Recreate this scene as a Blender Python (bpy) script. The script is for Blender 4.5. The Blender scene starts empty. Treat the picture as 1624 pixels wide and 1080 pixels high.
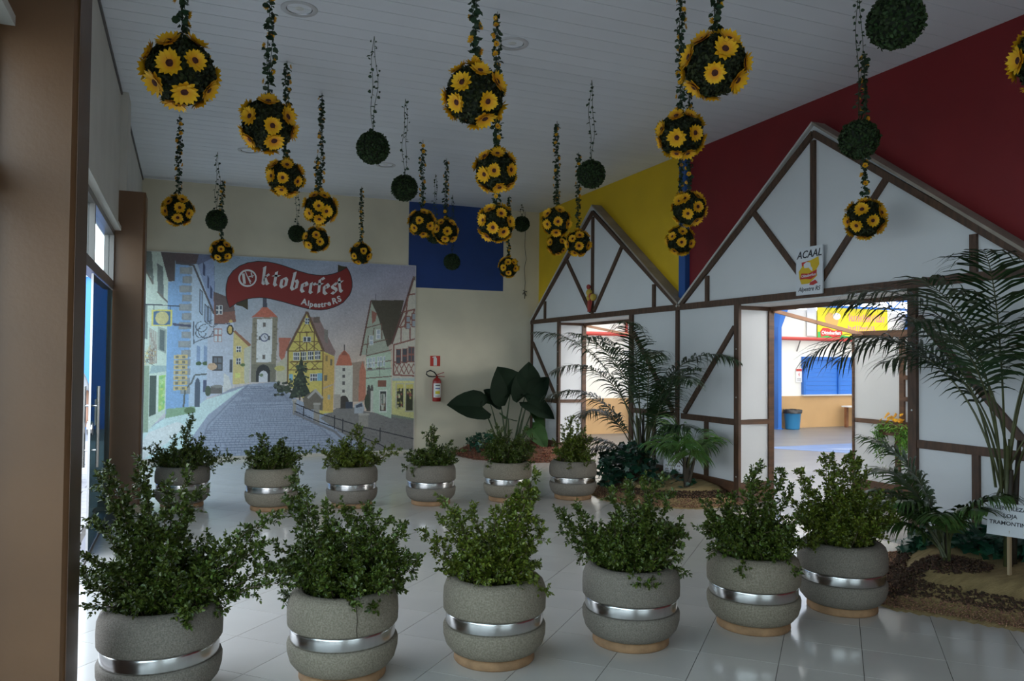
import bpy, math, random
import numpy as np
from mathutils import Vector, Matrix, Quaternion
from mathutils.geometry import tessellate_polygon

SC = bpy.context.scene
COL = SC.collection
PI = math.pi

# ------------------------------------------------------------------ camera
YAW, PITCH, ROLL, FOC = math.radians(22.5), math.radians(1.44), math.radians(0.5), 1244.0
cam_d = bpy.data.cameras.new('camera'); cam = bpy.data.objects.new('camera', cam_d); COL.objects.link(cam)
fw = Vector((math.sin(YAW)*math.cos(PITCH), math.cos(YAW)*math.cos(PITCH), math.sin(PITCH)))
rt0 = Vector((math.cos(YAW), -math.sin(YAW), 0)); up0 = rt0.cross(fw)
rt = math.cos(ROLL)*rt0 + math.sin(ROLL)*up0; up = -math.sin(ROLL)*rt0 + math.cos(ROLL)*up0
M = Matrix((rt, up, -fw)).transposed().to_4x4(); M.translation = (0, 0, 1.6)
cam.matrix_world = M
cam_d.sensor_width = 36.0; cam_d.sensor_fit = 'HORIZONTAL'; cam_d.lens = 36.0*FOC/1624.0
cam_d.clip_start = 0.05; cam_d.clip_end = 300
SC.camera = cam

# ------------------------------------------------------------------ world, light, exposure
W = bpy.data.worlds.new('world'); SC.world = W; W.use_nodes = True
nt = W.node_tree; nt.nodes.clear()
wo = nt.nodes.new('ShaderNodeOutputWorld'); bg = nt.nodes.new('ShaderNodeBackground')
tc = nt.nodes.new('ShaderNodeTexCoord'); sp = nt.nodes.new('ShaderNodeSeparateXYZ')
rm = nt.nodes.new('ShaderNodeValToRGB')
rm.color_ramp.elements[0].position = 0.0; rm.color_ramp.elements[0].color = (0.86, 0.93, 1.0, 1)
rm.color_ramp.elements[1].position = 0.8; rm.color_ramp.elements[1].color = (0.70, 0.83, 1.0, 1)
nt.links.new(tc.outputs['Generated'], sp.inputs[0]); nt.links.new(sp.outputs['Z'], rm.inputs[0])
nt.links.new(rm.outputs[0], bg.inputs[0]); bg.inputs[1].default_value = 5.0
nt.links.new(bg.outputs[0], wo.inputs[0])

def area_portal(name, loc, rot, sx, sy):
    l = bpy.data.lights.new(name, 'AREA'); l.shape = 'RECTANGLE'; l.size = sx; l.size_y = sy
    l.cycles.is_portal = True
    o = bpy.data.objects.new(name, l); o.location = loc; o.rotation_euler = rot; COL.objects.link(o)
    return o
# sky light enters through the glazed bays of the left wall (sampling portals, they add no light of their own)
for py, sy in ((0.4, 6.2), (6.42, 4.9), (11.2, 3.7)):
    area_portal('window_portal', (-0.78, py, 1.45), (0, -PI/2, 0), 2.9, sy)
area_portal('window_portal', (2.3, -3.15, 1.4), (PI/2, 0, 0), 3.2, 1.6)

SC.view_settings.view_transform = 'Standard'; SC.view_settings.look = 'None'
SC.view_settings.gamma = 1.0; SC.view_settings.use_curve_mapping = False
SC.view_settings.exposure = 0.0
HALL_LIGHT = 4.0; HALL_WINDOW = 10.0

# ------------------------------------------------------------------ helpers
def lin(r, g=None, b=None):
    if g is None: r, g, b = r
    f = lambda c: (c/255/12.92) if c/255 <= 0.04045 else ((c/255+0.055)/1.055)**2.4
    return (f(r), f(g), f(b))

MATS = {}
def mat(name, col, rough=0.6, metal=0.0, spec=0.5, var=0.0, scale=8.0, bump=0.0, bscale=60.0, island=0.0,
        stretch=None, col2=None, emit=None, rand=0.0, attr=None, coord='Object', trans=0.0):
    """Principled material: noise mixes col with col2 (or a darker col); optional bump, per-leaf and per-object variation."""
    if name in MATS: return MATS[name]
    m = bpy.data.materials.new(name); m.use_nodes = True; MATS[name] = m
    n = m.node_tree.nodes; L = m.node_tree.links
    p = n['Principled BSDF']
    p.inputs['Base Color'].default_value = (*col, 1); p.inputs['Roughness'].default_value = rough
    p.inputs['Metallic'].default_value = metal; p.inputs['Specular IOR Level'].default_value = spec
    src = None
    need = var > 0 or bump > 0 or col2
    if need:
        t = n.new('ShaderNodeTexCoord'); mp = n.new('ShaderNodeMapping')
        L.new(t.outputs[coord], mp.inputs[0])
        if stretch: mp.inputs['Scale'].default_value = stretch
    if attr:
        a = n.new('ShaderNodeVertexColor'); a.layer_name = attr; src = a.outputs['Color']
    if var > 0 or col2:
        nz = n.new('ShaderNodeTexNoise'); nz.inputs['Scale'].default_value = scale; nz.inputs['Detail'].default_value = 6
        L.new(mp.outputs[0], nz.inputs['Vector'])
        mx = n.new('ShaderNodeMix'); mx.data_type = 'RGBA'
        cr = n.new('ShaderNodeValToRGB'); cr.color_ramp.elements[0].position = 0.35; cr.color_ramp.elements[1].position = 0.65
        L.new(nz.outputs['Fac'], cr.inputs[0]); L.new(cr.outputs[0], mx.inputs['Factor'])
        c2 = col2 if col2 else tuple(c*(1-var) for c in col)
        if src: 
            L.new(src, mx.inputs['A'])
            hs = n.new('ShaderNodeHueSaturation'); hs.inputs['Value'].default_value = 1-var
            L.new(src, hs.inputs['Color']); L.new(hs.outputs[0], mx.inputs['B'])
        else:
            mx.inputs['A'].default_value = (*col, 1); mx.inputs['B'].default_value = (*c2, 1)
        src = mx.outputs['Result']
    if island > 0 or rand > 0:
        if island > 0:
            g = n.new('ShaderNodeNewGeometry'); r = g.outputs['Random Per Island']; k = island
        else:
            g = n.new('ShaderNodeObjectInfo'); r = g.outputs['Random']; k = rand
        mr = n.new('ShaderNodeMapRange'); mr.inputs['To Min'].default_value = 1-k; mr.inputs['To Max'].default_value = 1+k
        L.new(r, mr.inputs['Value'])
        hs2 = n.new('ShaderNodeHueSaturation')
        L.new(mr.outputs[0], hs2.inputs['Value'])
        if island > 0:
            mr2 = n.new('ShaderNodeMapRange'); mr2.inputs['To Min'].default_value = 0.47; mr2.inputs['To Max'].default_value = 0.515
            ml = n.new('ShaderNodeMath'); ml.operation = 'MULTIPLY'; ml.inputs[1].default_value = 7.31
            fr = n.new('ShaderNodeMath'); fr.operation = 'FRACT'
            L.new(r, ml.inputs[0]); L.new(ml.outputs[0], fr.inputs[0]); L.new(fr.outputs[0], mr2.inputs['Value'])
            L.new(mr2.outputs[0], hs2.inputs['Hue'])
        if src: L.new(src, hs2.inputs['Color'])
        else: hs2.inputs['Color'].default_value = (*col, 1)
        src = hs2.outputs[0]
    if src: L.new(src, p.inputs['Base Color'])
    if bump > 0:
        nb = n.new('ShaderNodeTexNoise'); nb.inputs['Scale'].default_value = bscale; nb.inputs['Detail'].default_value = 4
        L.new(mp.outputs[0], nb.inputs['Vector'])
        b = n.new('ShaderNodeBump'); b.inputs['Strength'].default_value = bump; b.inputs['Distance'].default_value = 0.01
        L.new(nb.outputs['Fac'], b.inputs['Height']); L.new(b.outputs[0], p.inputs['Normal'])
    if trans > 0:
        p.inputs['Transmission Weight'].default_value = trans
    if emit:
        p.inputs['Emission Color'].default_value = (*emit[0], 1); p.inputs['Emission Strength'].default_value = emit[1]
    return m

def glass_mat(name, tint, gloss):
    m = bpy.data.materials.new(name); m.use_nodes = True; MATS[name] = m
    n = m.node_tree.nodes; L = m.node_tree.links; n.clear()
    o = n.new('ShaderNodeOutputMaterial'); tr = n.new('ShaderNodeBsdfTransparent'); gl = n.new('ShaderNodeBsdfGlossy')
    mx = n.new('ShaderNodeMixShader'); mx.inputs[0].default_value = gloss
    tr.inputs[0].default_value = (*tint, 1); gl.inputs['Roughness'].default_value = 0.02
    L.new(tr.outputs[0], mx.inputs[1]); L.new(gl.outputs[0], mx.inputs[2])
    L.new(mx.outputs[0], o.inputs[0]); return m

class MB:
    """collects shapes into one mesh"""
    def __init__(s): s.v = []; s.f = []; s.mi = []; s.cur = 0
    def quad(s, *pts):
        b = len(s.v); s.v += [tuple(p) for p in pts]; s.f.append(tuple(range(b, b+len(pts)))); s.mi.append(s.cur)
    def box(s, x0, x1, y0, y1, z0, z1, mx=None):
        P = [(x0,y0,z0),(x1,y0,z0),(x1,y1,z0),(x0,y1,z0),(x0,y0,z1),(x1,y0,z1),(x1,y1,z1),(x0,y1,z1)]
        if mx is not None: P = [tuple(mx @ Vector(p)) for p in P]
        b = len(s.v); s.v += P
        for q in ((0,3,2,1),(4,5,6,7),(0,1,5,4),(1,2,6,5),(2,3,7,6),(3,0,4,7)): s.f.append(tuple(b+i for i in q)); s.mi.append(s.cur)
        return s
    def bar(s, a, b, w, h, upv=(0,0,1)):
        """rectangular bar from a to b; w across, h along upv"""
        a, b = Vector(a), Vector(b); d = (b-a); L = d.length; d.normalize()
        u = Vector(upv); u = (u - d*u.dot(d)).normalized(); r = d.cross(u)
        m = Matrix((d, r, u)).transposed().to_4x4(); m.translation = a
        return s.box(0, L, -w/2, w/2, -h/2, h/2, m)
    def prism(s, poly, axis, a0, a1):
        """extrude a 2D polygon along an axis ('x','y','z')"""
        def P(p, a):
            return {'x': (a, p[0], p[1]), 'y': (p[0], a, p[1]), 'z': (p[0], p[1], a)}[axis]
        n = len(poly); b = len(s.v)
        s.v += [P(p, a0) for p in poly] + [P(p, a1) for p in poly]
        tris = tessellate_polygon([[Vector((p[0], p[1], 0)) for p in poly]])
        for t in tris:
            s.f.append(tuple(b+i for i in t)); s.mi.append(s.cur); s.f.append(tuple(b+n+i for i in reversed(t))); s.mi.append(s.cur)
        for i in range(n):
            j = (i+1) % n; s.f.append((b+i, b+j, b+n+j, b+n+i)); s.mi.append(s.cur)
        return s
    def lathe(s, prof, seg=24, c=(0,0,0), close=False):
        b = len(s.v); k = len(prof)
        for i in range(seg):
            a = 2*PI*i/seg
            for r, z in prof: s.v.append((c[0]+r*math.cos(a), c[1]+r*math.sin(a), c[2]+z))
        for i in range(seg):
            j = (i+1) % seg
            for q in range(k-1): s.f.append((b+i*k+q, b+j*k+q, b+j*k+q+1, b+i*k+q+1)); s.mi.append(s.cur)
        return s
    def tube(s, pts, r, seg=6, cap=True):
        pts = [Vector(p) for p in pts]; n = len(pts); b = len(s.v)
        rr = r if isinstance(r, (list, tuple)) else [r]*n
        ref = Vector((0.31, 0.52, 0.79))
        for i, p in enumerate(pts):
            d = (pts[min(i+1, n-1)] - pts[max(i-1, 0)])
            d = d.normalized() if d.length > 1e-9 else Vector((0,0,1))
            u = d.cross(ref)
            if u.length < 1e-3: u = d.cross(Vector((1,0,0)))
            u.normalize(); w = d.cross(u)
            for k in range(seg):
                a = 2*PI*k/seg; s.v.append(tuple(p + (u*math.cos(a) + w*math.sin(a))*rr[i]))
        for i in range(n-1):
            for k in range(seg):
                k2 = (k+1) % seg
                s.f.append((b+i*seg+k, b+i*seg+k2, b+(i+1)*seg+k2, b+(i+1)*seg+k)); s.mi.append(s.cur)
        if cap:
            s.f.append(tuple(b+k for k in reversed(range(seg)))); s.mi.append(s.cur)
            s.f.append(tuple(b+(n-1)*seg+k for k in range(seg))); s.mi.append(s.cur)
        return s
    def add(s, verts, faces):
        b = len(s.v); s.v += [tuple(p) for p in verts]
        for f in faces: s.f.append(tuple(b+i for i in f)); s.mi.append(s.cur)
        return s
    def mesh(s, name, mats=None, smooth=False):
        me = bpy.data.meshes.new(name); me.from_pydata(s.v, [], s.f)
        for m in (mats if isinstance(mats, (list, tuple)) else [mats] if mats else []): me.materials.append(m)
        if len(me.materials) > 1: me.polygons.foreach_set('material_index', s.mi)
        if smooth: me.polygons.foreach_set('use_smooth', [True]*len(me.polygons))
        me.update(); return me
    def build(s, name, m, parent=None, smooth=False, loc=None):
        return put(name, s.mesh(name, m, smooth), parent, loc)

def put(name, me, parent=None, loc=None):
    o = bpy.data.objects.new(name, me); COL.objects.link(o)
    if parent is not None: o.parent = parent
    if loc is not None: o.location = loc
    return o
def tag(o, label, cat, group=None):
    o['label'] = label; o['category'] = cat
    if group: o['group'] = group
    return o
def thing(name, label, cat, loc=(0,0,0), group=None, rz=0.0):
    o = bpy.data.objects.new(name, None); COL.objects.link(o); o.location = loc; o.rotation_euler = (0, 0, rz)
    o.empty_display_size = 0.1
    return tag(o, label, cat, group)
def struct(o): o['kind'] = 'structure'; return o
def stuff(o): o['kind'] = 'stuff'; return o
def bevel(o, w=0.004, seg=2):
    md = o.modifiers.new('bevel', 'BEVEL'); md.width = w; md.segments = seg; md.limit_method = 'ANGLE'; md.angle_limit = 0.6; return o

def np_mesh(name, V, Fq, m, smooth=False, colors=None):
    me = bpy.data.meshes.new(name); n = len(V); k = Fq.shape[1]; nf = len(Fq)
    me.vertices.add(n); me.vertices.foreach_set('co', np.asarray(V, np.float32).ravel())
    me.loops.add(nf*k); me.loops.foreach_set('vertex_index', np.asarray(Fq, np.int32).ravel())
    me.polygons.add(nf); me.polygons.foreach_set('loop_start', np.arange(0, nf*k, k, dtype=np.int32))
    me.polygons.foreach_set('loop_total', np.full(nf, k, np.int32))
    if smooth: me.polygons.foreach_set('use_smooth', np.ones(nf, bool))
    if m: me.materials.append(m)
    me.update(calc_edges=True)
    if colors is not None:
        a = me.color_attributes.new('Col', 'FLOAT_COLOR', 'POINT'); a.data.foreach_set('color', np.asarray(colors, np.float32).ravel())
    return me

def unit(a): return a/np.maximum(np.linalg.norm(a, axis=-1, keepdims=True), 1e-9)
def leaf_arrays(P, D, N, L, Wd, fold=0.25):
    """six-vertex folded leaves: P base, D direction, N normal (n,3); L length, Wd width (n,)"""
    D = unit(D); N = unit(N - D*(N*D).sum(-1, keepdims=True)); S = np.cross(D, N); L = L[:, None]; w = Wd[:, None]/2
    up_ = N*(w*fold*2)
    V = np.stack([P, P+D*L*0.3+S*w+up_, P+D*L*0.72+S*w*0.8+up_, P+D*L, P+D*L*0.72-S*w*0.8+up_, P+D*L*0.3-S*w+up_], 1)
    n = len(P); b = (np.arange(n)*6)[:, None]
    F = np.concatenate([b+np.array([0,1,2,3]), b+np.array([0,3,4,5])], 0)
    return V.reshape(-1, 3), F

FONT_CACHE = {}
def text_mesh(txt, size, m, extrude=0.0006, offset=0.0, shear=0.0, align='CENTER', space=1.0):
    c = bpy.data.curves.new('lettering', 'FONT'); c.body = txt; c.size = size; c.extrude = extrude; c.offset = offset
    c.shear = shear; c.align_x = align; c.align_y = 'CENTER'; c.space_character = space; c.resolution_u = 3
    o = bpy.data.objects.new('lettering', c); COL.objects.link(o)
    dg = bpy.context.evaluated_depsgraph_get(); me = bpy.data.meshes.new_from_object(o.evaluated_get(dg))
    bpy.data.objects.remove(o); bpy.data.curves.remove(c)
    me.materials.clear(); me.materials.append(m); return me
# orientation of flat things: local x right, local y up, local z out of the surface
def face_frame(normal, loc):
    z = Vector(normal).normalized(); y = Vector((0,0,1)); x = y.cross(z).normalized(); y = z.cross(x)
    m = Matrix((x, y, z)).transposed().to_4x4(); m.translation = loc; return m

RX, RY = math.cos(YAW), -math.sin(YAW)       # compass of the photograph's right hand
FX, FY = math.sin(YAW), math.cos(YAW)
# ------------------------------------------------------------------ materials of the shell
XL, XF, XW, YB, H = -0.67, 5.80, 5.95, 13.10, 4.32      # left wall, facade, right wall, back wall, ceiling
m_plaster = mat('cream_plaster', (0.70, 0.635, 0.49), 0.8, var=0.10, scale=1.6, bump=0.12, bscale=140, coord='Generated' if False else 'Object')
m_leftwall = mat('white_plaster', (0.58, 0.56, 0.51), 0.8, var=0.10, scale=2, bump=0.1, bscale=140)
m_blue = mat('blue_paint', (0.010, 0.045, 0.20), 0.6, var=0.12, scale=3)
m_yellow = mat('yellow_paint', (0.70, 0.45, 0.008), 0.65, var=0.08, scale=2, bump=0.08, bscale=120)
m_red = mat('red_paint', (0.20, 0.007, 0.010), 0.65, var=0.10, scale=2, bump=0.08, bscale=120)
m_pillar = mat('brown_pillar_paint', (0.155, 0.076, 0.034), 0.40, var=0.18, scale=1.7, bump=0.06, bscale=60)
m_pillar_s = mat('shaded_pillar_side', (0.10, 0.05, 0.027), 0.5, var=0.2, scale=2)  # darker copy of the pillar brown, with side shade put into the colour
m_tile = mat('glazed_floor_tile', (0.58, 0.55, 0.505), 0.14, spec=0.5, var=0.05, scale=2.5, rand=0.035)
m_grout = mat('tile_grout', (0.13, 0.11, 0.09), 0.9, var=0.3, scale=6)
m_plank = mat('white_pvc_lining', (0.72, 0.74, 0.79), 0.38, var=0.03, scale=2, rand=0.02)
m_gap = mat('lining_groove', (0.34, 0.35, 0.38), 0.6)
m_alu = mat('bronze_aluminium', (0.20, 0.18, 0.17), 0.4, metal=0.6)
m_alul = mat('pale_aluminium', (0.62, 0.62, 0.62), 0.35, metal=0.5)
m_chrome = mat('polished_steel', (0.58, 0.57, 0.56), 0.22, metal=1.0, var=0.1, scale=30, stretch=(1,1,0.1))
m_glass = glass_mat('window_glass', (0.88, 0.94, 0.94), 0.07)
m_doorglass = glass_mat('tinted_door_glass', (0.20, 0.27, 0.28), 0.20)

# ------------------------------------------------------------------ floor with 41.5 cm tiles laid on the diagonal
fl = struct(MB().box(-0.86, XF+0.06, -3.2, YB, -0.12, -0.005).build('floor', m_grout))
TS = 0.415; GAP = 0.0035; R2 = math.sqrt(0.5)
def nm2xy(n, m): return ((n+m)*R2, (m-n)*R2)          # n=(x-y)/sqrt2, m=(x+y)/sqrt2
XA, XB, YA, YZ = -0.70, XF+0.055, -3.2, YB
def clip(poly):
    for ax, lim, sg in ((0, XA, 1), (0, XB, -1), (1, YA, 1), (1, YZ, -1)):
        out = []
        for i in range(len(poly)):
            p, q = poly[i], poly[(i+1) % len(poly)]; dp, dq = (p[ax]-lim)*sg, (q[ax]-lim)*sg
            if dp >= 0: out.append(p)
            if (dp >= 0) != (dq >= 0):
                t = dp/(dp-dq); out.append((p[0]+(q[0]-p[0])*t, p[1]+(q[1]-p[1])*t))
        poly = out
        if len(poly) < 3: return []
    return poly
hs_ = (TS-GAP)/2
full = [nm2xy(*c) for c in ((-hs_,-hs_),(hs_,-hs_),(hs_,hs_),(-hs_,hs_))]
tile_me = MB().prism(full, 'z', -0.006, 0.0).mesh('floor_tile', m_tile)
cells = []
for i in range(-30, 30):
    for j in range(-15, 50):
        n0 = 0.127 + (i+0.5)*TS; m0 = 4.85 + (j-12+0.5)*TS
        cx, cy = nm2xy(n0, m0)
        if cx < XA-0.3 or cx > XB+0.3 or cy < YA-0.3 or cy > YZ+0.3: continue
        poly = clip([(cx+p[0], cy+p[1]) for p in full])
        if len(poly) < 3: continue
        ar = abs(sum(poly[k][0]*poly[(k+1)%len(poly)][1]-poly[(k+1)%len(poly)][0]*poly[k][1] for k in range(len(poly))))/2
        if ar < 0.004: continue
        d = cx*FX+cy*FY; s = cx*RX+cy*RY
        vis = d > 2.5 and abs(s/d) < 0.70 and (1.6/d) < 0.50
        cells.append((0 if vis else 1, d, cx, cy, poly, ar))
cells.sort(key=lambda c: c[:2])
rest = MB()
for k, (nv, d, cx, cy, poly, ar) in enumerate(cells):
    if k < 300:
        if ar > 0.995*(TS-GAP)**2: put('floor_tile', tile_me, fl, (cx, cy, 0))
        else: MB().prism([(p[0]-cx, p[1]-cy) for p in poly], 'z', -0.006, 0.0).build('floor_tile', m_tile, fl, loc=(cx, cy, 0))
    else: rest.prism(poly, 'z', -0.006, 0.0)
stuff(rest.build('further_floor_tiles', m_tile, fl))

# ------------------------------------------------------------------ ceiling of narrow white lining boards
ce = struct(MB().box(-0.86, XW+0.3, -3.2, YB+0.2, H+0.006, H+0.12).build('ceiling', m_gap))
pw = 0.2; y = -3.2; plank = MB().box(-0.80, XW, 0.003, pw-0.003, H-0.004, H+0.012).mesh('ceiling_board', m_plank)
while y < YB-0.02:
    put('ceiling_board', plank, ce, (0, min(y, YB-pw), 0)); y += pw
tr = struct(MB().box(XL-0.02, XL+0.015, -3.2, YB, H-0.035, H-0.004).build('trim_1', mat('dark_cornice_line', (0.09,0.08,0.08), 0.6)))

# ------------------------------------------------------------------ back wall
wb = struct(MB().box(-0.86, 6.3, YB, YB+0.2, -0.1, H+0.01).build('wall_back', m_plaster))
MB().box(3.49, 5.24, YB-0.006, YB+0.002, 2.84, H-0.004).build('painted_panel', m_blue, wb)
bb = struct(MB().box(-0.66, 5.9, YB-0.012, YB, 0.0, 0.055).build('baseboard_back', mat('pale_skirting', (0.55,0.5,0.42), 0.5)))

# ------------------------------------------------------------------ left wall: brown pillars, glazed bays, solid band above
wl = struct(MB().box(-0.86, XL, -3.2, YB, 2.92, H+0.01).build('wall_left', m_leftwall))
for y0, y1 in ((-3.2, -2.7), (3.54, 3.94), (8.90, 9.30)):
    o = MB().prism([(-0.71, y0), (-0.44, y0), (-0.42, y0+0.02), (-0.42, y1-0.02), (-0.44, y1), (-0.71, y1)], 'z', 0.0, 3.30 if y0 > 5 else H).build('pillar', m_pillar, wl)
    if y0 > 5:
        MB().box(XL-0.05, -0.60, y0+0.004, y1, 3.30, H).build('pier', m_leftwall, wl)
        MB().box(-0.72, -0.41, y0-0.008, y1+0.008, 0, 0.09).build('plinth', mat('pale_plinth', (0.42,0.33,0.23), 0.5), wl)
    else:
        MB().box(-0.4205, -0.4185, y0+0.01, y1-0.01, 0.0, H-0.002).build('side_shade_sheet', m_pillar_s, wl)  # thin sheet over the room-side face, painting its shade darker
MB().box(-0.70, XL+0.03, 3.94, 8.88, 2.885, 2.925).build('sill', m_leftwall, wl)
MB().box(-0.70, XL+0.03, -2.7, 3.54, 2.885, 2.925).build('sill', m_leftwall, wl)
# solid stretch of wall beyond the far pillar, with one glazed light in it
wn = [0]
def window_bay(y0, y1, z0, z1, mull, x=-0.745, m=None):
    wn[0] += 1
    w = bpy.data.objects.new('window_%d' % wn[0], None); COL.objects.link(w); struct(w)
    f = MB(); t = 0.055; d0, d1 = x-0.045, x+0.045
    MB().box(d0, d1, y0, y1, z0, z0+t*1.6).build('frame_rail', m_alu, w); MB().box(d0, d1, y0, y1, z1-t, z1).build('frame_rail', m_alu, w)
    ys = [y0] + list(mull) + [y1]
    for k, yy in enumerate(ys):
        a = yy if k == 0 else yy-t/2 if k < len(ys)-1 else yy-t
        MB().box(d0, d1, a, a+t, z0+t*1.6, z1-t).build('mullion', m_alu, w)
    for k in range(len(ys)-1):
        a = ys[k]+(t if k == 0 else t/2); b = ys[k+1]-(t if k == len(ys)-2 else t/2)
        MB().box(x-0.004, x+0.004, a, b, z0+t*1.6, z1-t).build('pane', m or m_glass, w)
    return w
window_bay(3.94, 8.90, 2.28, 2.885, (5.4, 7.1))
window_bay(-2.7, 3.54, 2.28, 2.885, (-0.9, 0.8, 2.5))
window_bay(-2.7, 3.54, 0.0, 2.28, (-0.9, 0.8, 2.2))
window_bay(9.30, 13.08, 0.06, 2.92, (10.5, 11.8))
# sliding glass door: one leaf stands in front of the far half, the near half is open
d1 = bpy.data.objects.new('door_1', None); COL.objects.link(d1); struct(d1)
gl = MB().box(-0.717, -0.707, 7.12, 8.89, 0.03, 2.27).build('glass_leaf', m_doorglass, d1)
MB().box(-0.720, -0.704, 7.11, 7.125, 0.03, 2.27).build('edge_strip', m_alul, d1)
for sx in (-0.662, -0.762):
    hd = MB().tube([(sx, 7.22, 0.70), (sx, 7.22, 1.36)], 0.013, 10).build('pull_handle', m_chrome, d1)
    for z in (0.84, 1.20): MB().tube([(sx, 7.22, z), (-0.712, 7.22, z)], 0.009, 8).build('standoff', m_chrome, hd)
lk = MB(); lk.tube([(-0.692, 7.17, 1.02), (-0.732, 7.17, 1.02)], 0.055, 20).build('lock_disc', m_chrome, d1)
MB().box(-0.706, -0.704, 7.42, 7.75, 1.02, 1.24).build('sticker', mat('pale_sticker', (0.6,0.68,0.68), 0.6), d1)
MB().box(-0.80, -0.70, 3.94, 8.9, 0.0, 0.022).build('floor_track', m_alu, d1)
MB().box(-0.70, -0.60, 8.2, 8.9, 0.0, 0.05).build('door_stop', mat('dark_stop', (0.05,0.05,0.05), 0.5), d1)
# wall behind the camera: solid, with a wide window
wf = struct(MB().box(-0.86, 0.7, -3.4, -3.2, 0, H).box(3.9, 6.3, -3.4, -3.2, 0, H).box(0.7, 3.9, -3.4, -3.2, 2.2, H).box(0.7, 3.9, -3.4, -3.2, 0, 0.6).build('wall_front', m_plaster))
w5 = bpy.data.objects.new('window_9', None); COL.objects.link(w5); struct(w5)
MB().box(0.7, 3.9, -3.31, -3.30, 0.6, 2.2).build('pane', m_glass, w5)
for x in (0.7, 1.45, 2.25, 3.05, 3.84): MB().box(x, x+0.06, -3.34, -3.26, 0.6, 2.2).build('mullion', m_alu, w5)

# ------------------------------------------------------------------ right wall, yellow and red, with the two passages to the hall
D1 = (9.55, 11.96); D2 = (4.90, 7.31); ZD = 2.276
def wall_piece(y0, y1, holes):
    mb = MB(); ys = sorted([y0, y1] + [v for h in holes for v in h])
    for a, b in zip(ys[:-1], ys[1:]):
        hole = any(h[0]-1e-6 <= a and b <= h[1]+1e-6 for h in holes)
        mb.box(XW, 6.27, a, b, ZD if hole else -0.1, H+0.01)
    return mb
wr = struct(wall_piece(8.50, YB+0.2, [D1]).build('wall_right', m_yellow))
wall_piece(-3.2, 8.50, [D2]).build('painted_wall', m_red, wr)
MB().box(XW-0.07, XW, 8.42, 8.56, 2.0, H-0.004).build('column', mat('blue_steel_paint', (0.016,0.085,0.30), 0.45), wr)
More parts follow.
